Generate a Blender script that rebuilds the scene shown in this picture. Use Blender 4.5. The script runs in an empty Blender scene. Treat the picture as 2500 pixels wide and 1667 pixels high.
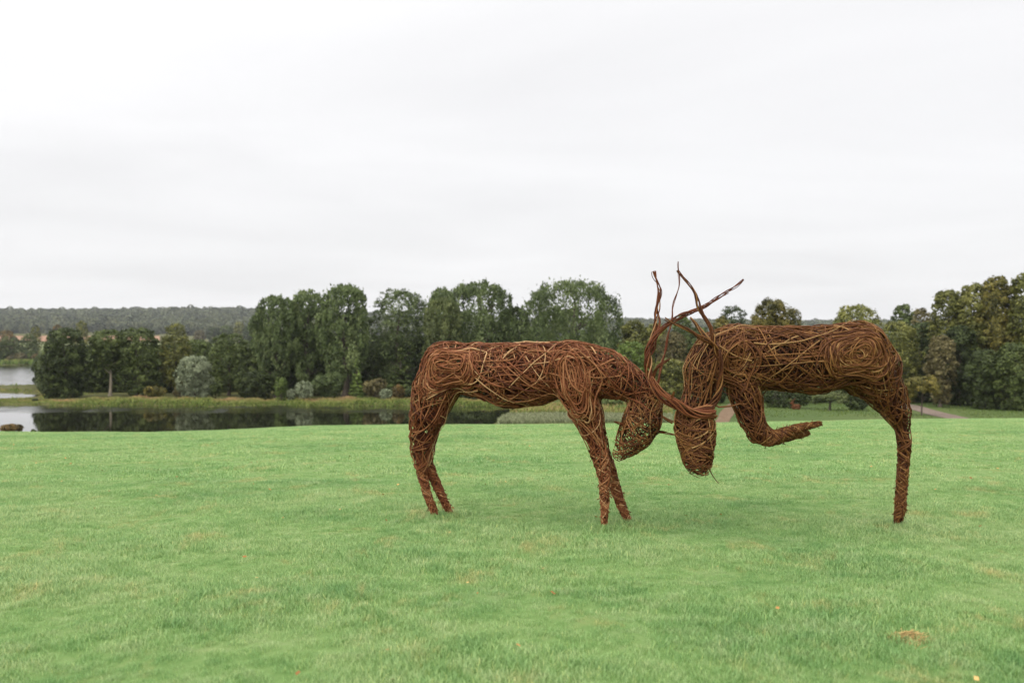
import bpy, math, random
import numpy as np
from mathutils import Vector

random.seed(7)
RNG = np.random.default_rng(11)
SC = bpy.context.scene
COL = SC.collection
F = 2430.0            # focal length in photograph pixels
HY = 850.0            # horizon row in the photograph
EYE = 1.6

# ------------------------------------------------------------------ camera
cam_d = bpy.data.cameras.new('camera')
cam = bpy.data.objects.new('camera', cam_d); COL.objects.link(cam)
cam.location = (0, 0, EYE)
cam.rotation_euler = (math.radians(90), 0, 0)
cam_d.sensor_width = 36
cam_d.lens = F / 2500 * 36
cam_d.shift_y = (HY - 833.5) / 2500
cam_d.clip_start = 0.1
cam_d.clip_end = 9000
cam_d.dof.use_dof = True
cam_d.dof.focus_distance = 10.0
cam_d.dof.aperture_fstop = 2.0
SC.camera = cam

# ------------------------------------------------------------------ exposure, world, sun
EXPO = 1.6
SC.view_settings.view_transform = 'Standard'
SC.view_settings.look = 'None'
SC.view_settings.exposure = EXPO
SC.view_settings.gamma = 1
SC.view_settings.use_curve_mapping = False
SC.cycles.use_denoising = True
SC.cycles.max_bounces = 8
SC.cycles.diffuse_bounces = 3
SC.cycles.glossy_bounces = 3
SC.cycles.transmission_bounces = 4
SC.cycles.transparent_max_bounces = 8
SC.cycles.volume_bounces = 0
SC.cycles.sample_clamp_indirect = 6

SUN_EL, SUN_ROT = math.radians(50), math.radians(215)
w = bpy.data.worlds.new('World'); SC.world = w
w.use_nodes = True
nt = w.node_tree; N = nt.nodes; L = nt.links
for n in list(N): N.remove(n)
def nn(kind, **kw):
    n = N.new(kind)
    for k, v in kw.items(): setattr(n, k, v)
    return n
def mth(op, a, b=None, c=None):
    n = N.new('ShaderNodeMath'); n.operation = op
    for i, v in enumerate((a, b, c)):
        if v is None: continue
        if isinstance(v, (int, float)): n.inputs[i].default_value = v
        else: L.new(v, n.inputs[i])
    return n.outputs[0]
sky = nn('ShaderNodeTexSky', sky_type='NISHITA')
sky.sun_disc = False; sky.sun_elevation = SUN_EL; sky.sun_rotation = SUN_ROT
sky.air_density = 1.0; sky.dust_density = 3.0
tc = nn('ShaderNodeTexCoord')
sep = nn('ShaderNodeSeparateXYZ'); L.new(tc.outputs['Generated'], sep.inputs[0])
up = mth('MAXIMUM', sep.outputs['Z'], 0.0)
# cloud sheet: coordinates on a flat layer overhead, so that streaks close up towards the horizon
den = mth('ADD', up, 0.09)
cu = mth('DIVIDE', sep.outputs['X'], den); cv = mth('DIVIDE', sep.outputs['Y'], den)
cmb = nn('ShaderNodeCombineXYZ'); L.new(cu, cmb.inputs[0]); L.new(cv, cmb.inputs[1])
mp = nn('ShaderNodeMapping'); L.new(cmb.outputs[0], mp.inputs[0])
mp.inputs['Scale'].default_value = (0.55, 0.8, 1); mp.inputs['Rotation'].default_value = (0, 0, 0.5)
mp.inputs['Location'].default_value = (3.1, 1.7, 0)
nz = nn('ShaderNodeTexNoise'); L.new(mp.outputs[0], nz.inputs['Vector'])
nz.inputs['Scale'].default_value = 1.0; nz.inputs['Detail'].default_value = 5; nz.inputs['Roughness'].default_value = 0.5
nz.inputs['Distortion'].default_value = 0.5
base = mth('ADD', mth('ADD', 0.89, mth('MULTIPLY', up, 0.12)), mth('MULTIPLY', mth('POWER', up, 2.0), 0.9))
cl = mth('ADD', 1.0, mth('MULTIPLY', mth('SUBTRACT', nz.outputs['Fac'], 0.5), 0.30))
lum = mth('MULTIPLY', base, cl)
gray = nn('ShaderNodeCombineXYZ')
L.new(mth('MULTIPLY', lum, 1.004), gray.inputs[0]); L.new(mth('MULTIPLY', lum, 0.994), gray.inputs[1]); L.new(mth('MULTIPLY', lum, 1.0), gray.inputs[2])
sc_ = nn('ShaderNodeVectorMath', operation='SCALE'); L.new(gray.outputs[0], sc_.inputs[0])
sc_.inputs['Scale'].default_value = 10.0 / 2 ** EXPO
mixn = nn('ShaderNodeMix', data_type='RGBA'); mixn.inputs[0].default_value = 0.97
L.new(sky.outputs[0], mixn.inputs[6]); L.new(sc_.outputs[0], mixn.inputs[7])
bg = nn('ShaderNodeBackground'); L.new(mixn.outputs[2], bg.inputs[0]); bg.inputs[1].default_value = 0.1
wo = nn('ShaderNodeOutputWorld'); L.new(bg.outputs[0], wo.inputs[0])

sun_d = bpy.data.lights.new('sun', 'SUN'); sun_d.energy = 1.5; sun_d.angle = math.radians(110)
sun_d.color = (1.0, 0.97, 0.93)
sun = bpy.data.objects.new('sun', sun_d); COL.objects.link(sun)
_sd = Vector((math.sin(SUN_ROT) * math.cos(SUN_EL), math.cos(SUN_ROT) * math.cos(SUN_EL), math.sin(SUN_EL)))
sun.rotation_euler = _sd.to_track_quat('Z', 'Y').to_euler()

# ------------------------------------------------------------------ helpers
def sstep(a, b, x):
    t = np.clip((x - a) / (b - a), 0, 1); return t * t * (3 - 2 * t)

def mesh_np(name, verts, quads=None, tris=None, attr=None, smooth=False):
    me = bpy.data.meshes.new(name)
    verts = np.asarray(verts, np.float32)
    parts, tot = [], []
    if quads is not None and len(quads):
        q = np.asarray(quads, np.int32); parts.append(q.ravel()); tot.append(np.full(len(q), 4, np.int32))
    if tris is not None and len(tris):
        t = np.asarray(tris, np.int32); parts.append(t.ravel()); tot.append(np.full(len(t), 3, np.int32))
    me.vertices.add(len(verts)); me.vertices.foreach_set('co', verts.ravel())
    if parts:
        loops = np.concatenate(parts); tot = np.concatenate(tot)
        me.loops.add(len(loops)); me.loops.foreach_set('vertex_index', loops)
        me.polygons.add(len(tot))
        st = np.concatenate(([0], np.cumsum(tot)[:-1])).astype(np.int32)
        me.polygons.foreach_set('loop_start', st)
        if smooth: me.polygons.foreach_set('use_smooth', np.ones(len(tot), bool))
    if attr:
        for k, v in attr.items():
            a = me.attributes.new(k, 'FLOAT', 'POINT'); a.data.foreach_set('value', np.asarray(v, np.float32))
    me.update(calc_edges=True)
    return me

def link(name, me, mat=None, parent=None, loc=None):
    o = bpy.data.objects.new(name, me); COL.objects.link(o)
    if mat is not None and me is not None and not me.materials: me.materials.append(mat)
    if parent is not None: o.parent = parent
    if loc is not None: o.location = loc
    return o

def tag(o, label=None, cat=None, group=None, kind=None):
    if label: o['label'] = label
    if cat: o['category'] = cat
    if group: o['group'] = group
    if kind: o['kind'] = kind
    return o

def W(px, py, d):
    return np.array([(px - 1250) / F * d, d, EYE - (py - HY) / F * d])

# ------------------------------------------------------------------ materials
class MB:
    def __init__(s, name):
        s.m = bpy.data.materials.new(name); s.m.use_nodes = True
        s.t = s.m.node_tree; s.N = s.t.nodes; s.L = s.t.links
        for n in list(s.N): s.N.remove(n)
        s.out = s.N.new('ShaderNodeOutputMaterial')
    def n(s, kind, **kw):
        n = s.N.new(kind)
        for k, v in kw.items(): setattr(n, k, v)
        return n
    def noise(s, scale, detail=3, rough=.5, vec=None, dist=0):
        n = s.n('ShaderNodeTexNoise'); n.inputs['Scale'].default_value = scale
        n.inputs['Detail'].default_value = detail; n.inputs['Roughness'].default_value = rough
        n.inputs['Distortion'].default_value = dist
        if vec is not None: s.L.new(vec, n.inputs['Vector'])
        return n.outputs['Fac']
    def pos(s, scale=(1, 1, 1)):
        g = s.n('ShaderNodeNewGeometry'); m = s.n('ShaderNodeVectorMath', operation='MULTIPLY')
        s.L.new(g.outputs['Position'], m.inputs[0]); m.inputs[1].default_value = scale
        return m.outputs[0]
    def ramp(s, fac, stops, interp='LINEAR'):
        r = s.n('ShaderNodeValToRGB'); e = r.color_ramp.elements; r.color_ramp.interpolation = interp
        while len(e) < len(stops): e.new(0.5)
        for x, (p, c) in zip(e, stops):
            x.position = p; x.color = (c[0], c[1], c[2], 1)
        s.L.new(fac, r.inputs[0]); return r.outputs[0]
    def mix(s, fac, a, b, blend='MIX'):
        m = s.n('ShaderNodeMix', data_type='RGBA', blend_type=blend)
        for i, v in ((0, fac), (6, a), (7, b)):
            if isinstance(v, (int, float)): m.inputs[i].default_value = v
            elif isinstance(v, tuple): m.inputs[i].default_value = (*v, 1)
            else: s.L.new(v, m.inputs[i])
        return m.outputs[2]
    def math(s, op, a, b):
        m = s.n('ShaderNodeMath', operation=op)
        for i, v in enumerate((a, b)):
            if isinstance(v, (int, float)): m.inputs[i].default_value = v
            else: s.L.new(v, m.inputs[i])
        return m.outputs[0]
    def attr(s, name):
        a = s.n('ShaderNodeAttribute'); a.attribute_name = name; return a.outputs['Fac']
    def bsdf(s, color, rough=.6, spec=.4, bump=None, bstr=.3, bdist=.02):
        p = s.n('ShaderNodeBsdfPrincipled')
        if isinstance(color, tuple): p.inputs['Base Color'].default_value = (*color, 1)
        else: s.L.new(color, p.inputs['Base Color'])
        if isinstance(rough, (int, float)): p.inputs['Roughness'].default_value = rough
        else: s.L.new(rough, p.inputs['Roughness'])
        p.inputs['Specular IOR Level'].default_value = spec
        if bump is not None:
            b = s.n('ShaderNodeBump'); s.L.new(bump, b.inputs['Height'])
            b.inputs['Strength'].default_value = bstr; b.inputs['Distance'].default_value = bdist
            s.L.new(b.outputs[0], p.inputs['Normal'])
        return p.outputs[0]
    def surf(s, sh): s.L.new(sh, s.out.inputs[0]); return s.m

def foliage_mat(name, dark, mid, light, trans=.25):
    b = MB(name)
    c = b.ramp(b.attr('tint'), [(0.0, dark), (0.5, mid), (1.0, light)])
    oi = b.n('ShaderNodeObjectInfo')
    hsv = b.n('ShaderNodeHueSaturation'); b.L.new(c, hsv.inputs['Color'])
    b.L.new(b.math('ADD', b.math('MULTIPLY', oi.outputs['Random'], .3), .85), hsv.inputs['Value'])
    c = hsv.outputs[0]
    p = b.bsdf(c, .6, .25)
    t = b.n('ShaderNodeBsdfTranslucent'); b.L.new(c, t.inputs[0])
    m = b.n('ShaderNodeMixShader'); m.inputs[0].default_value = trans
    b.L.new(p, m.inputs[1]); b.L.new(t.outputs[0], m.inputs[2])
    return b.surf(m.outputs[0])

FM = {
 'dark':   foliage_mat('dark_leaves',   (.014, .021, .006), (.040, .057, .014), (.095, .12, .030)),
 'green':  foliage_mat('green_leaves',  (.019, .029, .007), (.070, .095, .023), (.15, .185, .050)),
 'poplar': foliage_mat('poplar_leaves', (.022, .034, .010), (.078, .108, .033), (.18, .215, .085)),
 'pale':   foliage_mat('pale_leaves',   (.034, .044, .015), (.095, .118, .036), (.18, .20, .075)),
 'olive':  foliage_mat('olive_leaves',  (.034, .040, .009), (.125, .132, .030), (.25, .24, .060)),
 'gold':   foliage_mat('golden_leaves', (.032, .034, .008), (.115, .105, .020), (.27, .21, .045)),
 'rust':   foliage_mat('rusty_leaves',  (.034, .028, .010), (.105, .075, .022), (.24, .14, .045)),
 'silver': foliage_mat('silver_willow_leaves', (.055, .070, .038), (.18, .21, .12), (.33, .36, .23)),
 'bright': foliage_mat('bright_green_leaves', (.04, .06, .012), (.11, .16, .032), (.20, .26, .06)),
 'brown':  foliage_mat('brownish_leaves', (.040, .034, .014), (.125, .108, .042), (.21, .175, .075)),
 'far':    foliage_mat('far_wood_leaves', (.022, .028, .018), (.085, .105, .052), (.18, .175, .085)),
}
def bark_mat(name, a, c):
    b = MB(name)
    n = b.noise(3.0, 4, .6, b.pos((1, 1, .3)))
    return b.surf(b.bsdf(b.ramp(n, [(.3, a), (.7, c)]), .9, .2, n, .6, .05))
BARK = bark_mat('grey_brown_bark', (.035, .028, .02), (.11, .09, .07))
PALEBARK = bark_mat('pale_bark', (.14, .12, .09), (.34, .29, .22))

def rod_mat(name, stops):
    b = MB(name)
    c = b.ramp(b.attr('tint'), stops)
    n = b.noise(38, 3, .6, b.pos())
    c2 = b.mix(b.math('MULTIPLY', n, .5), c, (.04, .015, .007))
    return b.surf(b.bsdf(c2, .55, .14, n, .25, .004))
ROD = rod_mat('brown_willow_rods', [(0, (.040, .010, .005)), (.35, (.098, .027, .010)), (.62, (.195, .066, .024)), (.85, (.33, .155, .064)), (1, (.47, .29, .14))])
RODB = rod_mat('olive_brown_willow_rods', [(0, (.028, .009, .005)), (.35, (.066, .022, .008)), (.62, (.138, .054, .016)), (.85, (.23, .112, .034)), (1, (.35, .215, .085))])

# ------------------------------------------------------------------ terrain
_cx = np.array([-900, -400, 0, 106, 372, 531, 744, 1010, 1300, 1750, 2000, 2180, 2500, 3400.])
_cy = np.array([1053, 1053, 1052, 1053, 1052, 1047, 1037, 1033, 1033, 1029, 1025, 1020, 1017, 1015.]) + 5.5
def upix(x, y):
    yy = np.where(y > 1.0, y, 1.0)
    return np.clip(1250 + F * x / yy, -3000, 5500)
def lake_sd(x, y):
    u = upix(x, y)
    wob = 1.2 * np.sin(u * .021) + .8 * np.sin(u * .057 + 1) + .5 * np.sin(u * .13)
    shore = 155.5 + wob
    ub = 1228 + (y - 122) * 3.4
    near = np.minimum.reduce([y - 97, shore - y, (ub - u) / F * y])
    e = np.sqrt(((u + 150) / 256) ** 2 + ((y - 187 + (u < 104) * 0) / 18.5) ** 2)
    pool = (1 - e) * 18
    far = np.minimum.reduce([y - 236 - wob, 530 - y, (330 - u) / F * y, (u + 2200) / F * y])
    return np.where(y > 20, np.maximum.reduce([near, pool, far]), -99)
def height(x, y):
    x = np.asarray(x, float); y = np.asarray(y, float)
    u = upix(x, y); u = np.where(y > 1, u, 1250.)
    s = (np.interp(u, _cx, _cy) - HY) / F
    a = s * s / (4 * EYE)
    D2 = y * y + .3 * np.maximum(0, np.abs(x) - .62 * np.abs(y)) ** 2
    lawn = -a * D2 + .025 * np.sin(x * .31 + 1) * np.sin(y * .23) * sstep(6, 14, np.sqrt(D2))
    r = np.sqrt(x * x + y * y)
    land = -6.9 + .2 * np.sin(x * .05) * np.sin(y * .043 + 2) + .12 * np.sin(x * .17 + y * .11)
    land = land + sstep(150, 420, r) * .5 * sstep(1300, 1500, u)
    k = 1.2
    hgt = np.logaddexp(lawn / k, land / k) * k
    hgt = np.where(lawn > land + 6, lawn, hgt)
    sd = lake_sd(x, y)
    hgt = hgt - 2.2 * sstep(-.8, 3.5, sd)
    rq = np.maximum(y, .89 * r)
    rise = np.interp(rq, [0, 560, 800, 1200, 1500, 1900, 2350, 2700, 3600],
                        [0, 0, 6, 17, 27, 54, 90, 96, 84.])
    hill = rise * (1 + .05 * np.sin(x * .0021 + 1.3) * sstep(1400, 2000, r) + .022 * np.sin(x * .0075) * sstep(1400, 2000, r))
    hill = hill * (1 - .36 * sstep(300, 1500, u) * sstep(900, 1800, rq))
    return hgt + hill
def gz(x, y): return float(height(np.array([x]), np.array([y]))[0])

ang_in = np.linspace(-34, 34, 300)
ang_out = np.linspace(34, 326, 74)[1:-1]
ANG = np.radians(np.concatenate([ang_in, ang_out]))
R_LAWN = 88.0
r1 = np.concatenate([[.6, 1.2, 2], np.linspace(3, 30, 46), np.linspace(31, R_LAWN, 48)])
r2 = np.concatenate([np.linspace(R_LAWN, 250, 165), np.geomspace(253, 3900, 100)])
def polar(name, rs, mat, centre, kind='structure'):
    A, R = np.meshgrid(ANG, rs)
    X = np.sin(A) * R; Y = np.cos(A) * R
    Z = height(X, Y)
    V = np.stack([X, Y, Z], -1).reshape(-1, 3)
    na, nr = len(ANG), len(rs)
    i, j = np.meshgrid(np.arange(nr - 1), np.arange(na), indexing='ij')
    j2 = (j + 1) % na
    q = np.stack([i * na + j, i * na + j2, (i + 1) * na + j2, (i + 1) * na + j], -1).reshape(-1, 4)[:, ::-1]
    t = None
    if centre:
        V = np.vstack([V, [[0, 0, gz(0, 0)]]]); c = len(V) - 1
        jj = np.arange(na); t = np.stack([np.full(na, c), jj, (jj + 1) % na], -1)[:, ::-1]
    o = link(name, mesh_np(name, V, q, t, smooth=True), mat)
    return tag(o, kind=kind)

def grass_color(b, dry=.5):
    big = b.noise(.35, 4, .6, b.pos((1, 1, 0)), .3)
    small = b.noise(3.2, 6, .8, b.pos((1, 1, 0)))
    c = b.ramp(big, [(.38, (.135, .275, .085)), (.5, (.225, .368, .120)), (.63, (.31, .42, .17))])
    c2 = b.ramp(small, [(.38, (.100, .245, .062)), (.5, (.225, .368, .120)), (.62, (.37, .46, .22))])
    c = b.mix(.5, c, c2)
    dr = b.ramp(b.noise(1.6, 6, .75, b.pos((1, .6, 0)), .5), [(.55, (0, 0, 0)), (.68, (1, 1, 1))])
    return b.mix(b.math('MULTIPLY', dr, dry), c, (.46, .37, .15))
b = MB('lawn_soil_and_thatch')
lc = b.mix(.6, grass_color(b, .4), (.07, .11, .026))
fine = b.noise(60, 3, .7, b.pos())
LAWN = b.surf(b.bsdf(lc, .9, .15, fine, .8, .02))
b = MB('valley_grass')
n1 = b.noise(.03, 5, .6, b.pos((1, 1, 0)))
vc = b.ramp(n1, [(.35, (.038, .070, .018)), (.5, (.055, .090, .024)), (.66, (.085, .105, .032))])
n2 = b.noise(.9, 4, .7, b.pos((1, 1, 0)))
vc = b.mix(b.math('MULTIPLY', n2, .5), vc, (.08, .10, .035))
gx_ = b.n('ShaderNodeSeparateXYZ'); b.L.new(b.pos(), gx_.inputs[0])
mx_ = b.n('ShaderNodeMapRange'); b.L.new(b.math('ADD', gx_.outputs[0], b.math('MULTIPLY', n1, 30)), mx_.inputs[0]); mx_.inputs[1].default_value = 40; mx_.inputs[2].default_value = 10
vc = b.mix(b.math('MULTIPLY', mx_.outputs[0], .8), vc, b.ramp(n2, [(.3, (.045, .048, .014)), (.7, (.10, .085, .030))]))
VALLEY = b.surf(b.bsdf(vc, .9, .1, n2, .8, .3))
polar('lawn', r1, LAWN, True)
polar('ground', r2, VALLEY, False)

# water
b = MB('lake_water')
wv = b.n('ShaderNodeTexNoise'); wv.inputs['Scale'].default_value = 1.0; wv.inputs['Detail'].default_value = 3
b.L.new(b.pos((.9, 2.6, 1)), wv.inputs['Vector'])
big = b.noise(.045, 3, .55, b.pos((.5, 1, 0)), .4)
gy = b.n('ShaderNodeSeparateXYZ'); b.L.new(b.pos(), gy.inputs[0])
band = b.n('ShaderNodeMapRange'); band.interpolation_type = 'SMOOTHSTEP'
b.L.new(b.math('ADD', gy.outputs[1], b.math('MULTIPLY', big, 14)), band.inputs[0])
band.inputs[1].default_value = 144; band.inputs[2].default_value = 149
lr = b.n('ShaderNodeMapRange'); b.L.new(gy.outputs[0], lr.inputs[0])
lr.inputs[1].default_value = 6; lr.inputs[2].default_value = -24
far_ = b.n('ShaderNodeMapRange'); b.L.new(gy.outputs[1], far_.inputs[0]); far_.inputs[1].default_value = 160; far_.inputs[2].default_value = 167
bandf = b.math('MULTIPLY', b.math('MULTIPLY', band.outputs[0], lr.outputs[0]), b.math('SUBTRACT', 1.0, far_.outputs[0]))
pat_ = b.n('ShaderNodeMapRange'); b.L.new(b.noise(.16, 3, .6, b.pos((1, .5, 0))), pat_.inputs[0]); pat_.inputs[1].default_value = .40; pat_.inputs[2].default_value = .60
bandf = b.math('MULTIPLY', bandf, pat_.outputs[0])
rough = b.math('ADD', .02, b.math('MULTIPLY', b.math('MAXIMUM', bandf, b.math('MULTIPLY', far_.outputs[0], .10)), .24))
bs = b.math('ADD', .006, b.math('ADD', b.math('MULTIPLY', bandf, .16), b.math('MULTIPLY', far_.outputs[0], .10)))
p = b.n('ShaderNodeBsdfPrincipled'); p.inputs['Base Color'].default_value = (.010, .011, .006, 1)
p.inputs['IOR'].default_value = 1.45; b.L.new(rough, p.inputs['Roughness'])
bp = b.n('ShaderNodeBump'); b.L.new(wv.outputs[0], bp.inputs['Height']); b.L.new(bs, bp.inputs['Strength'])
bp.inputs['Distance'].default_value = .25; b.L.new(bp.outputs[0], p.inputs['Normal'])
WATER = b.surf(p.outputs[0])
ys = np.concatenate([[88, 100, 120, 136], np.arange(138, 154, .2), np.arange(154, 548, .6), [560.]])
xs = np.concatenate([np.arange(-700, -330, 30), np.arange(-330, 60, 4.0), [60.]])
XX, YY = np.meshgrid(xs, ys)
ph_ = .5 * np.sin(XX * .05) + .4 * np.sin(XX * .13 + YY * .02)
far_w = sstep(159, 165, YY); near_w = sstep(138, 141, YY) * (1 - sstep(155, 157, YY)) * sstep(-20, -34, XX)
wav = far_w * (.038 * np.sin(YY * 1.21 + ph_ * 3) + .016 * np.sin(YY * 2.03 - ph_ * 4 + 1)) + near_w * (.013 * np.sin(YY * 3.7 + ph_ * 5) * (.6 + .4 * np.sin(XX * .09)))
V = np.stack([XX, YY, -7.4 + wav], -1).reshape(-1, 3)
k_ = len(xs); i, j = np.meshgrid(np.arange(len(ys) - 1), np.arange(k_ - 1), indexing='ij')
Q = np.stack([i * k_ + j, i * k_ + j + 1, (i + 1) * k_ + j + 1, (i + 1) * k_ + j], -1).reshape(-1, 4)
tag(link('lake_water', mesh_np('lake_water', V, Q, smooth=True), WATER), kind='structure')

# draped sheets: paths and far fields
def drape(name, pts, width, mat, lift, step=2.0):
    pts = np.array(pts, float); seg = []
    for a, c in zip(pts[:-1], pts[1:]):
        k = max(2, int(np.linalg.norm(c - a) / step))
        seg.append(a + (c - a) * np.linspace(0, 1, k, endpoint=False)[:, None])
    P = np.vstack(seg + [pts[-1:]])
    for _ in range(6): P[1:-1] = (P[:-2] + P[1:-1] * 2 + P[2:]) / 4
    T = np.gradient(P, axis=0); T /= np.linalg.norm(T, axis=1)[:, None]
    Nn = np.stack([-T[:, 1], T[:, 0]], 1)
    k = 7; V = []
    for i in range(len(P)):
        wv_ = width * (1 + .1 * math.sin(i * .7))
        for j in range(k):
            q = P[i] + Nn[i] * wv_ * (j / (k - 1) - .5)
            V.append((q[0], q[1], gz(q[0], q[1]) + lift))
    Q = [(i * k + j, (i + 1) * k + j, (i + 1) * k + j + 1, i * k + j + 1) for i in range(len(P) - 1) for j in range(k - 1)]
    return tag(link(name, mesh_np(name, V, Q, smooth=True), mat), kind='structure')
b = MB('path_gravel'); n = b.noise(2.5, 5, .7, b.pos())
PATH = b.surf(b.bsdf(b.ramp(n, [(.3, (.11, .085, .068)), (.7, (.20, .155, .125))]), .95, .1, n, .5, .03))
b = MB('bare_earth'); n = b.noise(1.5, 5, .7, b.pos())
EARTH = b.surf(b.bsdf(b.ramp(n, [(.3, (.10, .065, .04)), (.7, (.18, .125, .08))]), .95, .1, n, .5, .03))
def G(px, d): return ((px - 1250) / F * d, d)
drape('path', [G(2190, 149), G(2235, 141), G(2262, 135), G(2295, 128), G(2330, 121), G(2380, 112)], 3.0, PATH, .05)
drape('track', [G(1800, 152), G(1790, 143), G(1778, 131), G(1766, 118), G(1755, 108)], 1.7, EARTH, .05)

def field(name, u0, u1, d0, d1, mat, lift=.5):
    us = np.linspace(u0, u1, 24); ds = np.linspace(d0, d1, 12)
    U, D = np.meshgrid(us, ds); X = (U - 1250) / F * D
    V = np.stack([X, D, height(X, D) + lift], -1).reshape(-1, 3)
    Q = [(i * 24 + j, i * 24 + j + 1, (i + 1) * 24 + j + 1, (i + 1) * 24 + j) for i in range(11) for j in range(23)]
    return tag(link(name, mesh_np(name, V, Q, smooth=True), mat), kind='structure')
b = MB('stubble_field'); n = b.noise(.02, 4, .6, b.pos((1, 4, 1)))
STUB = b.surf(b.bsdf(b.ramp(n, [(.3, (.20, .115, .07)), (.7, (.28, .165, .105))]), .95, .05))
b = MB('pasture'); n = b.noise(.02, 4, .6, b.pos((1, 3, 1)))
PAST = b.surf(b.bsdf(b.ramp(n, [(.3, (.12, .14, .06)), (.7, (.17, .19, .09))]), .95, .05))
field('stubble_field', -300, 390, 1180, 1480, STUB)
field('pasture_field', -300, 900, 620, 1080, PAST)

# ------------------------------------------------------------------ tubes (rods, trunks, limbs)
def tubes(paths, radii, tints, sides=5):
    V = []; Q = []; T = []; off = 0
    ca = np.arange(sides) * 2 * math.pi / sides
    cs, sn = np.cos(ca), np.sin(ca)
    for P, Rr, tt in zip(paths, radii, tints):
        P = np.asarray(P, float); n = len(P)
        if n < 2: continue
        t = np.gradient(P, axis=0); t /= (np.linalg.norm(t, axis=1)[:, None] + 1e-9)
        ref = np.array([0, 0, 1.]) if abs(t[:, 2]).mean() < .8 else np.array([0, 1., 0])
        a = np.cross(t, ref); a /= (np.linalg.norm(a, axis=1)[:, None] + 1e-9)
        c = np.cross(t, a)
        Rr = np.broadcast_to(np.asarray(Rr, float), (n,))
        ring = P[:, None] + (a[:, None] * cs[None, :, None] + c[:, None] * sn[None, :, None]) * Rr[:, None, None]
        V.append(ring.reshape(-1, 3)); T.append(np.full(n * sides, tt))
        i, j = np.meshgrid(np.arange(n - 1), np.arange(sides), indexing='ij'); j2 = (j + 1) % sides
        Q.append((np.stack([i * sides + j, i * sides + j2, (i + 1) * sides + j2, (i + 1) * sides + j], -1).reshape(-1, 4)) + off)
        off += n * sides
    return np.vstack(V), np.vstack(Q), np.concatenate(T)

def unit(v): return v / (np.linalg.norm(v, axis=-1, keepdims=True) + 1e-9)

# ------------------------------------------------------------------ trees
def leaf_cloud(rng, lobes, n, leaf, aspect=1.3, clumps=11, shell=.22, upb=.35, droop=0.0, clump_sd=.30):
    lobes = np.asarray(lobes, float); K = len(lobes)
    size = (lobes[:, 3] * lobes[:, 4] * lobes[:, 5]) ** (2 / 3)
    pr = size / size.sum()
    m = int(n * 1.5)
    li = rng.choice(K, m, p=pr)
    cd = unit(rng.normal(size=(K, clumps, 3)) + np.array([0, 0, .25]))
    cr = rng.uniform(.82, 1.1, (K, clumps))
    ct = rng.uniform(-.22, .22, (K, clumps)) + rng.uniform(-.17, .17, (K, 1))
    ci = rng.integers(0, clumps, m)
    d = unit(cd[li, ci] + rng.normal(size=(m, 3)) * clump_sd)
    rad = cr[li, ci] * (1 - shell * rng.random(m) ** 1.3 * 1.5)
    rad = rad * np.where(rng.random(m) < .10, rng.uniform(1.0, 1.28, m), 1)
    P = lobes[li, :3] + d * lobes[li, 3:6] * rad[:, None]
    keep = np.ones(m, bool)
    for k in range(K):
        q = np.linalg.norm((P - lobes[k, :3]) / lobes[k, 3:6], axis=1)
        keep &= ~((q < .72) & (li != k) & (rng.random(m) < .9))
    idx = np.nonzero(keep)[0][:n]
    P, d = P[idx], d[idx]; m = len(idx)
    nrm = unit(d * .9 + np.array([0, 0, upb]) + rng.normal(size=(m, 3)) * .42)
    t1 = unit(np.cross(nrm, unit(rng.normal(size=(m, 3)))) + np.array([0, 0, droop]))
    t2 = unit(np.cross(nrm, t1))
    s = leaf * rng.uniform(.6, 1.35, m)[:, None]
    a = t1 * s * aspect * .5; c = t2 * s * .5
    V = np.stack([P - a, P + c * .9 - a * .1, P + a, P - c * .9 - a * .1], 1).reshape(-1, 3)
    Q = np.arange(m * 4).reshape(-1, 4)
    tint = np.clip(.45 + ct[li[idx], ci[idx]] + rng.normal(size=m) * .12, 0, 1)
    return V, Q, np.repeat(tint, 4)

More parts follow.
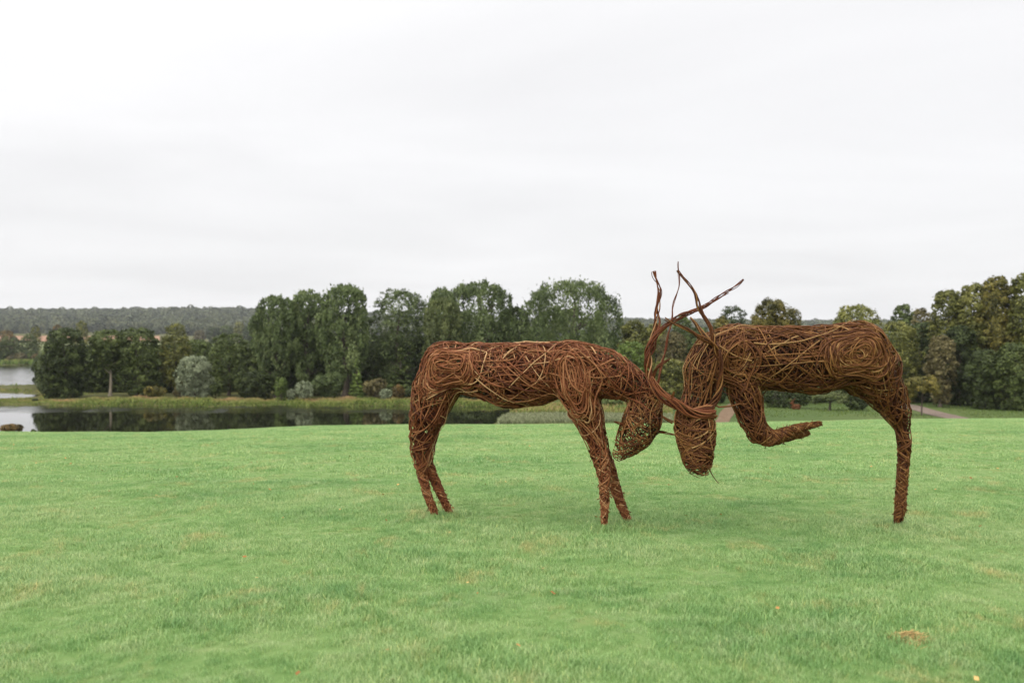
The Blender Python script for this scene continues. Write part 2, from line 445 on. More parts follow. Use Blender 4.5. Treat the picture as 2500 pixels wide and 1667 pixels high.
def make_lobes(rng, style, H, R, cb):
    lo = []
    c0, h = H * cb, H * (1 - cb)
    if style in ('broad', 'poplar'):
        R *= 1.06; pop = style == 'poplar'
        p = rng.uniform(1.85, 2.25)
        def prof(t):
            q = (1 - abs(2 * t - 1) ** p) ** (1 / p) if 0 < t < 1 else 0
            if t < .5 and cb < .12: q = max(q, .66 + .34 * t)
            return q
        kx, ky = rng.uniform(-.08, .08, 2) * R
        for t, f in ((.20, .70), (.40, .74), (.60, .76), (.75, .86), (.86, .90)):
            lo.append((kx * t, ky * t, c0 + h * t, R * f * prof(t), R * f * prof(t), h * (.22 if t < .7 else .19 if t < .8 else .115)))
        K = 46 if pop else 46
        for k in range(K):
            t = (k + .5) / K; a = k * 2.39996 + rng.uniform(-.35, .35)
            s = R * (rng.uniform(.17, .28) if pop else rng.uniform(.19, .33))
            sz = s * (rng.uniform(1.5, 2.3) if pop else rng.uniform(.7, .95))
            zz = min(c0 + h * t, H - sz * .9)
            zz = max(zz, c0 + sz * .6)
            rr = max(0, R * prof(min(.97, max(.03, (zz - c0) / h))) * rng.uniform(.84, 1.07) - s * .85)
            if t > .5:
                e_ = min(.98, (rr + s * .45) / R)
                zz = min(zz, c0 + h * (.5 + .5 * (1 - e_ ** p) ** (1 / p)) - sz * .8)
            lo.append((kx * t + math.cos(a) * rr, ky * t + math.sin(a) * rr, zz, s, s, sz))
        for k in range(9 if pop else 6):
            a = k * 2.4 + rng.uniform(-.4, .4); rr = R * math.sqrt((k + .3) / 9) * .72
            s = R * rng.uniform(.10, .16) if pop else R * rng.uniform(.17, .24)
            sz = s * 2.2 if pop else s * .8
            zt = c0 + h * (.5 + .5 * (1 - (rr / R) ** p) ** (1 / p)) - sz * rng.uniform(.7, 1.0)
            lo.append((math.cos(a) * rr, math.sin(a) * rr, min(zt, H - sz), s, s, sz))
    elif style == 'umbrella':
        for k in range(15):
            a = k * 2.4; rr = R * .70 * math.sqrt((k + .5) / 15)
            zz = c0 + h * (.80 - .42 * (rr / R) ** 2) - h * .12 * rng.random()
            s = rng.uniform(.26, .36)
            lo.append((math.cos(a) * rr, math.sin(a) * rr, zz, R * s, R * s, h * .20))
        for k in range(8):
            a = k * 2.4 + 1; lo.append((math.cos(a) * R * .72, math.sin(a) * R * .72, c0 + h * rng.uniform(.18, .5), R * .24, R * .24, h * .14))
    elif style == 'conifer':
        for k in range(11):
            t = k / 10; rr = R * (1 - t) * .55 + .02 * R
            for q in range(max(1, int(6 * (1 - t)))):
                a = q * 6.28 / max(1, int(6 * (1 - t))) + k
                lo.append((math.cos(a) * rr, math.sin(a) * rr, c0 + h * (.06 + .9 * t), R * .34 * (1.1 - t * .8), R * .34 * (1.1 - t * .8), h * .05))
    else:  # bush
        lo.append((0, 0, H * .42, R * .6, R * .6, H * .42))
        for k in range(13):
            a = k * 2.4 + rng.uniform(-.3, .3); rr = R * rng.uniform(.3, .68); s = rng.uniform(.28, .42)
            zz = H * (.22 + .5 * (1 - (rr / R) ** 2) * rng.uniform(.6, 1.1))
            lo.append((math.cos(a) * rr, math.sin(a) * rr, zz, R * s, R * s, H * rng.uniform(.2, .28)))
    return lo

TREE_N = [0]
def tree(name, label, cat, u, v, hw, d, mat='green', style='broad', cb=.08, n=5000, leaf=.36, bark=None,
         group=None, trunk_r=None, lean=0, full=False, aspect=1.3, up_droop=0.0):
    """u, v (crown top) and hw (half width) are in 1/2352 of the photograph's width."""
    k = 2500 / 2352
    TREE_N[0] += 1
    rng = np.random.default_rng(100 + TREE_N[0])
    x = (u * k - 1250) / F * d; z0 = gz(x, d) - .05
    H = EYE - (v * k - HY) / F * d - z0
    R = hw * k / F * d
    root = link(name, None, loc=(x, d, z0)); tag(root, label, cat, group)
    lobes = make_lobes(rng, style, H, R, cb)
    n = int(n * 1.3); leaf = leaf * .84
    V, Q, T = leaf_cloud(rng, lobes, n, leaf, aspect=aspect, clumps=9 if style == 'poplar' else 12,
                         upb=.35, droop=up_droop)
    isb = style == 'bush'
    cm = mesh_np('crown', V, Q, attr={'tint': T})
    link('foliage' if isb else 'crown', cm, FM[mat], root)
    tr = trunk_r or max(.06, H * .022)
    th = H * (.45 if isb else .78)
    paths, radii = [], []
    zz = np.linspace(-.3, th, 10)
    P = np.stack([np.sin(zz * .5) * tr * .7 + lean * zz, np.cos(zz * .4) * tr * .5, zz], 1)
    paths.append(P); radii.append(tr * (1.25 - .95 * np.linspace(0, 1, 10)) * np.where(np.arange(10) == 0, 1.5, 1))
    for q in range(4 if isb else 9):
        a = q * 2.4 + rng.uniform(0, 1); s0 = th * rng.uniform(max(.05, cb * .9), .85)
        L0 = R * rng.uniform(.5, .85); t = np.linspace(0, 1, 6)
        bz = s0 + t * L0 * rng.uniform(.35, .9); bz = np.minimum(bz, H * .93)
        P2 = np.stack([math.cos(a) * t * L0 + lean * s0, math.sin(a) * t * L0, bz], 1) + np.array([0, 0, 0])
        P2[1:-1] += rng.normal(size=(4, 3)) * L0 * .035
        paths.append(P2); radii.append(tr * .5 * (1 - .85 * t))
    V, Q, T = tubes(paths, radii, [.5] * len(paths), 6)
    link('stem' if isb else 'trunk', mesh_np('trunk', V, Q, smooth=True), bark or BARK, root)
    return root

def bush(label, u, v, hw, d, mat='green', n=900, leaf=.3, **kw):
    return tree('bush', label, 'bush', u, v, hw, d, mat, 'bush', .0, n, leaf, trunk_r=.08, **kw)

# lakeside belt on the left, from its water end to the poplars
T = tree
T('broadleaf_tree', 'near-black green tree at the left end of the lakeside belt, foliage down to the bank', 'tree', 150, 751, 52, 172, 'dark', 'broad', .0, 11000, .34)
T('broadleaf_tree', 'low dark shrubby tree tucked against the left end tree, over the water', 'tree', 112, 805, 18, 170, 'dark', 'broad', .0, 2500, .30)
T('broadleaf_tree', 'dark olive tree with a tall pale bare trunk showing in the lakeside belt', 'tree', 252, 756, 47, 176, 'green', 'broad', .42, 7000, .34, bark=PALEBARK)
T('broadleaf_tree', 'full dark green tree just right of the tall pale bare trunk', 'tree', 315, 750, 54, 177, 'green', 'broad', .03, 10000, .34)
T('broadleaf_tree', 'round olive crown rising behind the lakeside belt', 'tree', 403, 741, 31, 240, 'olive', 'broad', .1, 3500, .42)
T('broadleaf_tree', 'loose olive green tree left of the silver willow, brown twigs below', 'tree', 404, 768, 41, 180, 'olive', 'broad', .15, 5000, .32)
T('broadleaf_tree', 'dull green tree directly behind the silver willow', 'tree', 452, 778, 41, 184, 'green', 'broad', .05, 5000, .34)
T('willow_tree', 'silvery grey-green willow on the far lake bank', 'willow', 447, 815, 43, 164, 'silver', 'broad', .0, 9000, .24, up_droop=.6)
T('broadleaf_tree', 'thin topped green tree with yellowing tip, right of the silver willow', 'tree', 525, 764, 50, 180, 'green', 'broad', .12, 7000, .32)
T('broadleaf_tree', 'mid green tree filling the gap before the first poplar', 'tree', 580, 789, 47, 176, 'green', 'broad', .0, 6500, .34)
T('broadleaf_tree', 'low dark tree at the foot of the belt, second from the first poplar', 'tree', 590, 850, 38, 168, 'dark', 'broad', .0, 3500, .32)
bush('yellow-brown bush at the foot of the lakeside belt', 354, 880, 26, 163, 'gold', 1500, .28)
bush('dull green bush at the water between two trees right of the silver willow', 495, 872, 22, 166, 'green', 1200, .28)
bush('small rust tinted bush beside the silver willow foot', 410, 884, 14, 164, 'brown', 700, .26)

# poplars
P = dict(style='poplar', leaf=.32, aspect=1.9, up_droop=1.2)
T('poplar_tree', 'leftmost tall poplar with drooping left edge', 'poplar', 636, 676, 62, 172, 'poplar', cb=.22, n=10500, **P)
T('poplar_tree', 'tall poplar second from left, narrow spiky top', 'poplar', 706, 662, 54, 174, 'poplar', cb=.12, n=10000, **P)
T('poplar_tree', 'tallest poplar of the left trio, domed top with sky showing through', 'poplar', 792, 650, 62, 170, 'poplar', cb=.15, n=12000, **P)
T('broadleaf_tree', 'lighter olive green tree standing between the poplar groups', 'tree', 915, 661, 72, 178, 'poplar', 'broad', .05, 12000, .34)
T('poplar_tree', 'dark poplar top peeping behind the paler tree', 'poplar', 1015, 658, 40, 190, 'poplar', cb=.1, n=6000, **P)
T('poplar_tree', 'pale yellow-green poplar in front of the domed one', 'poplar', 1018, 680, 48, 168, 'pale', cb=.12, n=8500, **P)
T('poplar_tree', 'wide domed poplar behind the rump of the left stag', 'poplar', 1100, 640, 92, 176, 'poplar', cb=.1, n=16000, **P)
T('poplar_tree', 'short dark poplar in the dip between the two widest poplars', 'poplar', 1182, 700, 46, 182, 'dark', cb=.05, n=6500, **P)
T('poplar_tree', 'widest poplar, dense rounded crown behind the left stag back', 'poplar', 1316, 640, 122, 174, 'poplar', cb=.05, n=21000, **P)
# understorey along the bank below the poplars
T('broadleaf_tree', 'dark low tree filling below the leftmost poplar', 'tree', 650, 800, 46, 176, 'dark', 'broad', .0, 6000, .34)
T('broadleaf_tree', 'dark low tree below the tallest poplar of the trio', 'tree', 745, 795, 52, 177, 'dark', 'broad', .0, 7000, .34)
T('broadleaf_tree', 'dark low tree between the trio and the pale tree', 'tree', 855, 780, 54, 179, 'dark', 'broad', .0, 7000, .34)
T('broadleaf_tree', 'layered dark green tree hard left of the left stag rump', 'tree', 920, 800, 46, 173, 'green', 'conifer', .0, 6000, .34)
T('broadleaf_tree', 'black-green tree behind the rump of the left stag', 'tree', 975, 778, 52, 180, 'dark', 'broad', .0, 7000, .34)
T('broadleaf_tree', 'black-green tree behind the belly of the left stag', 'tree', 1090, 775, 70, 184, 'dark', 'broad', .0, 7000, .36)
T('broadleaf_tree', 'dark tree below the dip in the poplar skyline', 'tree', 1215, 770, 66, 186, 'dark', 'broad', .0, 7000, .36)
T('broadleaf_tree', 'dark tree under the widest poplar, behind the stag shoulder', 'tree', 1345, 790, 66, 182, 'dark', 'broad', .0, 7000, .36)
T('spruce_tree', 'small fresh green spruce on the bank below the poplars', 'spruce', 819, 824, 22, 165, 'bright', 'conifer', .0, 2600, .26)
bush('narrow light green upright bush at the water below the leftmost poplar', 646, 860, 19, 160, 'bright', 1500, .26)
bush('small grey bush leaning on the light green upright bush', 668, 888, 13, 160, 'silver', 700, .24)
bush('pale grey sallow bush on the bank, left one of the two', 697, 868, 25, 161, 'silver', 1500, .26)
bush('large grey-green sallow bush below the tallest poplar', 757, 846, 46, 164, 'poplar', 3200, .28)
bush('olive bush right of the small spruce', 862, 862, 30, 162, 'brown', 1700, .28)
bush('low grey bush next to the water right of the olive bush', 885, 888, 16, 160, 'silver', 800, .24)
bush('russet bush at the water hard left of the left stag rump', 916, 878, 17, 161, 'rust', 900, .26)
bush('dark green bush just behind the left stag thigh', 950, 880, 26, 164, 'dark', 1400, .28)
bush('dark bush seen under the belly of the left stag', 1085, 885, 44, 164, 'dark', 2000, .30)
bush('dark bush above the end of the lake, under the belly', 1180, 895, 40, 158, 'dark', 2000, .30)

# mixed trees between the stags
T('broadleaf_tree', 'dull olive tree right beside the widest poplar', 'tree', 1455, 733, 40, 168, 'olive', 'broad', .0, 7000, .33)
T('broadleaf_tree', 'olive brown tree behind the left stag antlers', 'tree', 1508, 742, 38, 166, 'olive', 'broad', .0, 6500, .33)
T('broadleaf_tree', 'dark green tree top between the crossing antlers', 'tree', 1568, 722, 30, 200, 'green', 'broad', .0, 4000, .38)
T('birch_tree', 'greyish brown birch with thin pale stems between the antlers', 'birch', 1545, 760, 40, 160, 'brown', 'broad', .08, 6000, .30, bark=PALEBARK)
T('broadleaf_tree', 'bright mid green tree just above the left stag neck', 'tree', 1450, 782, 42, 152, 'bright', 'broad', .0, 6000, .30)
T('broadleaf_tree', 'olive tree standing in the gap between the two stags, full to the ground', 'tree', 1538, 822, 44, 142, 'olive', 'broad', .0, 7000, .28)
T('broadleaf_tree', 'dark tree above the right stag head, left of its shoulder', 'tree', 1608, 750, 40, 162, 'green', 'broad', .0, 6000, .33)
T('broadleaf_tree', 'yellowish tree left of the golden oak', 'tree', 1655, 726, 32, 170, 'gold', 'broad', .0, 4500, .34)
T('broadleaf_tree', 'dark green domed tree behind and left of the golden oak', 'tree', 1683, 700, 40, 215, 'dark', 'broad', .0, 4500, .40)
T('oak_tree', 'golden green spreading oak with sky through its lower branches', 'oak', 1780, 679, 64, 150, 'gold', 'umbrella', .46, 9500, .28, trunk_r=.45)
T('broadleaf_tree', 'olive tree low behind the right stag back', 'tree', 1722, 742, 42, 165, 'olive', 'broad', .0, 5000, .34)
T('broadleaf_tree', 'green tree low behind the right stag back, right of the oak', 'tree', 1822, 745, 38, 170, 'green', 'broad', .0, 4500, .34)
T('broadleaf_tree', 'dark green low tree left of the track, behind the right stag neck', 'tree', 1640, 840, 36, 150, 'dark', 'broad', .0, 4500, .30)
bush('fresh yellow-green bush below the left stag neck', 1432, 928, 24, 133, 'bright', 1500, .24)
bush('dark green bush behind the left stag forelegs', 1395, 905, 40, 140, 'green', 2200, .26)
bush('blue-green bush beside the left stag muzzle', 1462, 940, 22, 128, 'poplar', 1400, .22)
bush('dark bush between the heads of both stags', 1530, 925, 36, 136, 'dark', 1800, .26)
bush('olive bush at the left edge of the track', 1605, 925, 26, 140, 'olive', 1400, .26)

# right-hand parkland
T('broadleaf_tree', 'broad olive brown tree just right of the oak, behind the right stag haunch', 'tree', 1965, 697, 62, 158, 'olive', 'broad', .05, 10000, .32)
T('broadleaf_tree', 'small round green tree top in the dip of the right skyline', 'tree', 2076, 697, 36, 190, 'green', 'broad', .0, 5000, .38)
T('broadleaf_tree', 'brownish tree top between the dip and the tall wood', 'tree', 2118, 706, 28, 180, 'brown', 'broad', .0, 4500, .36)
T('broadleaf_tree', 'rounded olive tree right of the right stag haunch', 'tree', 2062, 735, 56, 152, 'olive', 'broad', .0, 9000, .30)
T('broadleaf_tree', 'deep green tree above the small yellow park tree', 'tree', 2118, 738, 52, 158, 'dark', 'broad', .0, 9000, .32)
T('broadleaf_tree', 'olive brown tree at the left shoulder of the tall wood', 'tree', 2178, 664, 46, 150, 'olive', 'broad', .0, 13000, .33)
T('broadleaf_tree', 'yellow-olive crown of the tall wood, second from its left shoulder', 'tree', 2235, 648, 50, 148, 'olive', 'broad', .04, 13000, .33)
T('broadleaf_tree', 'tallest yellow-olive tree of the tall wood with a knobby top', 'tree', 2292, 633, 50, 146, 'gold', 'broad', .04, 15000, .33)
T('broadleaf_tree', 'tree of the tall wood cut by the right photo edge, bare trunk below', 'tree', 2365, 622, 54, 143, 'olive', 'broad', .1, 15000, .33)
T('broadleaf_tree', 'olive brown slim tree in front of the tall wood', 'tree', 2160, 768, 36, 142, 'brown', 'broad', .05, 6000, .28)
T('broadleaf_tree', 'dark green tree behind the slim olive brown one', 'tree', 2205, 745, 48, 146, 'dark', 'broad', .0, 8000, .30)
T('broadleaf_tree', 'dark green low tree at the foot of the tall wood', 'tree', 2262, 800, 46, 138, 'dark', 'broad', .0, 8000, .28)
T('broadleaf_tree', 'green low tree sweeping to the grass at the right photo edge', 'tree', 2330, 785, 50, 135, 'green', 'broad', .0, 9000, .27)
T('park_tree', 'small yellow umbrella shaped park tree beside the curved path', 'tree', 2117, 857, 47, 126, 'gold', 'umbrella', .30, 4200, .20, trunk_r=.10)
T('park_tree', 'small dark round park tree framed by the belly of the right stag', 'tree', 1800, 884, 56, 139, 'dark', 'broad', .05, 6000, .24)
T('park_tree', 'small pale green park tree with short trunk under the right stag belly', 'tree', 1906, 893, 44, 134, 'pale', 'umbrella', .25, 4200, .21, trunk_r=.16)
T('park_tree', 'small drooping park tree just left of the right stag hind leg', 'tree', 1968, 900, 30, 136, 'dark', 'broad', .12, 3000, .22, trunk_r=.10)
T('broadleaf_tree', 'black-green tree in deep shade behind the park trees', 'tree', 1860, 830, 62, 156, 'dark', 'broad', .0, 6500, .32)
T('broadleaf_tree', 'black-green tree in deep shade behind the right stag forelegs', 'tree', 1735, 840, 54, 158, 'dark', 'broad', .0, 6000, .32)
T('broadleaf_tree', 'dark tree in shade between the right stag hind leg and haunch', 'tree', 1985, 830, 56, 158, 'dark', 'broad', .0, 6000, .32)
T('broadleaf_tree', 'dark tree in shade behind the small yellow park tree', 'tree', 2090, 830, 56, 156, 'dark', 'broad', .0, 6000, .32)

# beyond the far lake, left
FG = None
T('broadleaf_tree', 'far round tree with orange top beyond the upper lake, at the left photo edge', 'tree', 14, 757, 27, 560, 'rust', 'broad', .0, 2500, .8)
T('broadleaf_tree', 'far dark green tree under the orange topped one', 'tree', 22, 772, 26, 545, 'green', 'broad', .0, 2500, .8)
T('broadleaf_tree', 'far round green tree between the orange topped one and the belt', 'tree', 66, 766, 22, 560, 'green', 'broad', .0, 2500, .8)
T('broadleaf_tree', 'far small olive tree above the round green one', 'tree', 82, 748, 14, 620, 'olive', 'broad', .0, 1500, .8)
T('broadleaf_tree', 'far small rust coloured tree left above the belt end', 'tree', 131, 745, 14, 560, 'rust', 'broad', .0, 1500, .8)
T('broadleaf_tree', 'far olive tree rising above the dark belt end', 'tree', 188, 735, 19, 480, 'olive', 'broad', .0, 2000, .7)
bush('far dark waterside thicket at the left photo edge', 10, 800, 26, 548, 'dark', 1300, .8)
bush('far brownish round thicket on the upper lake shore', 40, 808, 24, 544, 'brown', 1300, .8)
bush('far green thicket right of the brownish round one', 66, 800, 20, 550, 'green', 1000, .8)
bush('far rusty thicket touching the belt end on the upper lake shore', 88, 811, 18, 542, 'rust', 1000, .8)
for i, (u, v, hw, m_, lab) in enumerate([
    (492, 750, 18, 'dark', 'far hedgerow tree above the pasture, leftmost'),
    (520, 746, 18, 'green', 'far hedgerow tree above the pasture, second from left'),
    (549, 738, 13, 'olive', 'taller pale tree in the far hedgerow above the pasture'),
    (572, 747, 17, 'dark', 'far hedgerow tree right of the taller pale one'),
    (600, 748, 17, 'green', 'far hedgerow tree touching the leftmost poplar'),
    (458, 758, 14, 'brown', 'low brownish bushy tree left of the far hedgerow')]):
    T('hedgerow_tree', lab, 'tree', u, v, hw, 1090, m_, 'broad', .0, 1100, 1.6, group='trees of the far hedgerow')
bush('orange and green low bush on the near lake shore by the left photo edge', 28, 968, 29, 96, 'rust', 2600, .14)
bush('tiny dark tuft bush right of the orange low bush', 77, 983, 7, 96, 'green', 500, .12)
bush('small dark bush alone on the reedy spit between the waters', 81, 915, 8, 160, 'dark', 600, .18)

# ------------------------------------------------------------------ stuff: far wood (instanced over the hill)
def gn_scatter(name, mat_objs, pts, rot, scl, idx, kind='stuff', label=None):
    me = mesh_np(name, pts, attr={'rz': rot, 'sc': scl})
    a = me.attributes.new('pick', 'INT', 'POINT'); a.data.foreach_set('value', np.asarray(idx, np.int32))
    o = link(name, me)
    ng = bpy.data.node_groups.new(name + '_scatter', 'GeometryNodeTree')
    ng.interface.new_socket('Geometry', in_out='INPUT', socket_type='NodeSocketGeometry')
    ng.interface.new_socket('Geometry', in_out='OUTPUT', socket_type='NodeSocketGeometry')
    gi = ng.nodes.new('NodeGroupInput'); go = ng.nodes.new('NodeGroupOutput')
    jn = ng.nodes.new('GeometryNodeJoinGeometry')
    for mo in reversed(mat_objs):
        oi = ng.nodes.new('GeometryNodeObjectInfo'); oi.inputs['Object'].default_value = mo
        oi.inputs['As Instance'].default_value = True
        ng.links.new(oi.outputs['Geometry'], jn.inputs[0])
    ip = ng.nodes.new('GeometryNodeInstanceOnPoints'); ip.inputs['Pick Instance'].default_value = True
    ng.links.new(gi.outputs[0], ip.inputs['Points']); ng.links.new(jn.outputs[0], ip.inputs['Instance'])
    def na(nm, dt):
        n = ng.nodes.new('GeometryNodeInputNamedAttribute'); n.data_type = dt; n.inputs[0].default_value = nm
        return n.outputs[0]
    ng.links.new(na('pick', 'INT'), ip.inputs['Instance Index'])
    ng.links.new(na('sc', 'FLOAT'), ip.inputs['Scale'])
    cx = ng.nodes.new('ShaderNodeCombineXYZ'); ng.links.new(na('rz', 'FLOAT'), cx.inputs[2])
    ng.links.new(cx.outputs[0], ip.inputs['Rotation'])
    ng.links.new(ip.outputs[0], go.inputs[0])
    md = o.modifiers.new('scatter', 'NODES'); md.node_group = ng
    tag(o, label, None, None, kind)
    return o

def proto(name, me, mat):
    me.materials.append(mat)
    return bpy.data.objects.new(name, me)          # never linked: only a source for scattering

protos = []
for k in range(4):
    rng = np.random.default_rng(900 + k)
    lb = make_lobes(rng, 'broad', 1.0, .42, .0)
    V, Q, T_ = leaf_cloud(rng, lb, 420, .13, clumps=8)
    T_ = np.clip(T_ + (k - 1.5) * .13, 0, 1)
    protos.append(proto('far_tree', mesh_np('far_tree', V, Q, attr={'tint': T_}), FM['far']))
n = 15000
u = RNG.uniform(-650, 3150, n * 3); d = np.sqrt(RNG.uniform(1500 ** 2, 2950 ** 2, n * 3))
xx = (u - 1250) / F * d
edge = 1500 + 60 * np.sin(u * .008) + 35 * np.sin(u * .03)
ok = d > edge
u, d, xx = u[ok][:n], d[ok][:n], xx[ok][:n]
zz = height(xx, d) - 1
gn_scatter('distant_woods', protos, np.stack([xx, d, zz], 1), RNG.uniform(0, 6.28, len(xx)),
           RNG.uniform(13, 21, len(xx)) * (1 + .35 * (RNG.random(len(xx)) > .985)), RNG.integers(0, 4, len(xx)))

fine_p = []
for k in range(4):
    rng = np.random.default_rng(940 + k)
    V, Q, T_ = leaf_cloud(rng, make_lobes(rng, 'broad', 1.0, .42, .0), 3600, .040, clumps=10)
    fine_p.append(proto('valley_tree', mesh_np('valley_tree', V, Q, attr={'tint': T_}), FM['green' if k % 2 else 'dark']))
# a low mass of mixed growth closing the valley behind the tree belt (seen only through gaps)
n = 2600
u = RNG.uniform(120, 3300, n); d = RNG.uniform(195, 420, n)
d = np.where(u < 560, 192 + (d - 195) * .22, d)
xx = (u - 1250) / F * d; zz = height(xx, d) - .3
sc_v = np.interp(u, [100, 600, 700, 1500, 1600, 2000, 2250, 3300], [9.5, 10.5, 12.5, 11, 11, 10, 12, 15.]) * RNG.uniform(.6, 1.0, n)
gn_scatter('valley_woods', fine_p, np.stack([xx, d, zz], 1), RNG.uniform(0, 6.28, n), sc_v, RNG.integers(0, 4, n))

# ------------------------------------------------------------------ reeds and bank growth
b = MB('reed_stems')
rc = b.ramp(b.attr('tint'), [(0, (.05, .085, .018)), (.35, (.12, .16, .035)), (.6, (.20, .20, .06)), (.8, (.26, .18, .08)), (1, (.34, .21, .11))])
REED = b.surf(b.bsdf(rc, .8, .15))
b = MB('pale_sedge')
rc = b.ramp(b.attr('tint'), [(0, (.08, .10, .045)), (.5, (.17, .19, .10)), (1, (.29, .29, .17))])
SEDGE = b.surf(b.bsdf(rc, .8, .15))
def reeds(name, X, Y, hts, wd, mat, tint0, sway=.25, topbrown=.45):
    n = len(X); Z = height(X, Y) - .1
    a = RNG.uniform(0, math.pi, n); cx, cy = np.cos(a) * wd, np.sin(a) * wd
    lx, ly = RNG.normal(size=n) * sway * hts, RNG.normal(size=n) * sway * hts
    P0 = np.stack([X, Y, Z], 1)
    off = np.stack([cx, cy, 0 * cx], 1)
    mid = P0 + np.stack([lx * .35, ly * .35, hts * .6], 1)
    top = P0 + np.stack([lx, ly, hts], 1)
    V = np.stack([P0 - off, P0 + off, mid + off * .9, mid - off * .9, top + off * .35, top - off * .35], 1).reshape(-1, 3)
    i = np.arange(n)[:, None] * 6
    Q = np.vstack([i + np.array([[0, 1, 2, 3]]), i + np.array([[3, 2, 4, 5]])])
    t = np.clip(tint0, 0, 1)
    T_ = np.stack([t * .45, t * .45, t * .8, t * .8, np.clip(t + topbrown * .5, 0, 1), np.clip(t + topbrown * .5, 0, 1)], 1).ravel()
    o = link(name, mesh_np(name, V, Q, attr={'tint': T_}), mat)
    return tag(o, kind='stuff')
def patchy(u, f, ph): return .5 + .5 * np.sin(u * f + ph) * np.sin(u * f * 2.7 + ph * 2)
# far shore strip of the near lake
n = 26000
u = RNG.uniform(-500, 1330, n); d = 153.2 + 10.5 * RNG.random(n) ** 1.3
X = (u - 1250) / F * d; sd = lake_sd(X, d)
ok = (sd < .75) & (sd > -10)
u, d, X = u[ok], d[ok], X[ok]
front = sstep(-5, -.5, sd[ok])
h_ = .55 * (.40 + .60 * sstep(60, 330, u)) * (.62 + .75 * patchy(u, .03, 1) * (1 - front) + .25 * RNG.random(len(u)))
t_ = .25 + .55 * patchy(u, .017, 2) * (1 - front * .75) + RNG.normal(size=len(u)) * .1
reeds('lakeside_reeds', X, d, h_, .09, REED, t_)
# spits round the left pool
n = 12000
u = RNG.uniform(-500, 260, n); d = RNG.uniform(158, 232, n)
X = (u - 1250) / F * d; sd = lake_sd(X, d); ok = (sd < .7) & (sd > -9)
u, d, X = u[ok], d[ok], X[ok]
reeds('spit_rushes', X, d, .12 + (.35 + .5 * (d > 203)) * RNG.random(len(u)) * patchy(u, .05, 3), .10, REED, .3 + .35 * patchy(u, .04, .5) + RNG.normal(size=len(u)) * .1)
n = 7000
u = RNG.uniform(-500, 400, n); d = RNG.uniform(530, 556, n); X = (u - 1250) / F * d
reeds('far_shore_rushes', X, d, RNG.uniform(1, 3.0, n), .5, REED, .25 + RNG.normal(size=n) * .12)
# pale sedge at the right end of the lake, seen between the legs of the left stag
n = 16000
u = RNG.uniform(1215, 1640, n); d = RNG.uniform(112, 124, n); X = (u - 1250) / F * d
ok = lake_sd(X, d) < -.2; u, d, X = u[ok], d[ok], X[ok]
reeds('pale_sedge', X, d, RNG.uniform(.3, .65, len(u)), .045, SEDGE, .5 + RNG.normal(size=len(u)) * .2, topbrown=.2)
n = 9000
u = RNG.uniform(1240, 1640, n); d = RNG.uniform(124, 146, n); X = (u - 1250) / F * d
ok = lake_sd(X, d) < -.2; u, d, X = u[ok], d[ok], X[ok]
reeds('brown_sedge', X, d, RNG.uniform(.4, 1.0, len(u)), .06, REED, .50 + RNG.normal(size=len(u)) * .15)
# rough grass and leaf litter below the right woods
n = 14000
u = RNG.uniform(1650, 2900, n); d = RNG.uniform(120, 152, n); X = (u - 1250) / F * d
keep = RNG.random(n) < .25 + .75 * patchy(u, .01, 1)
u, d, X = u[keep], d[keep], X[keep]
onpath = (np.abs(u - np.interp(d, [112, 121, 128, 135, 141, 149], [2380, 2330, 2295, 2262, 2235, 2190])) < 55) | (np.abs(u - np.interp(d, [108, 118, 131, 143, 152], [1755, 1766, 1778, 1790, 1800])) < 26)
u, d, X = u[~onpath], d[~onpath], X[~onpath]
reeds('rough_grass', X, d, RNG.uniform(.1, .3, len(u)), .06, REED, .12 + .25 * (RNG.random(len(u)) > .8) + RNG.normal(size=len(u)) * .06, topbrown=.1)

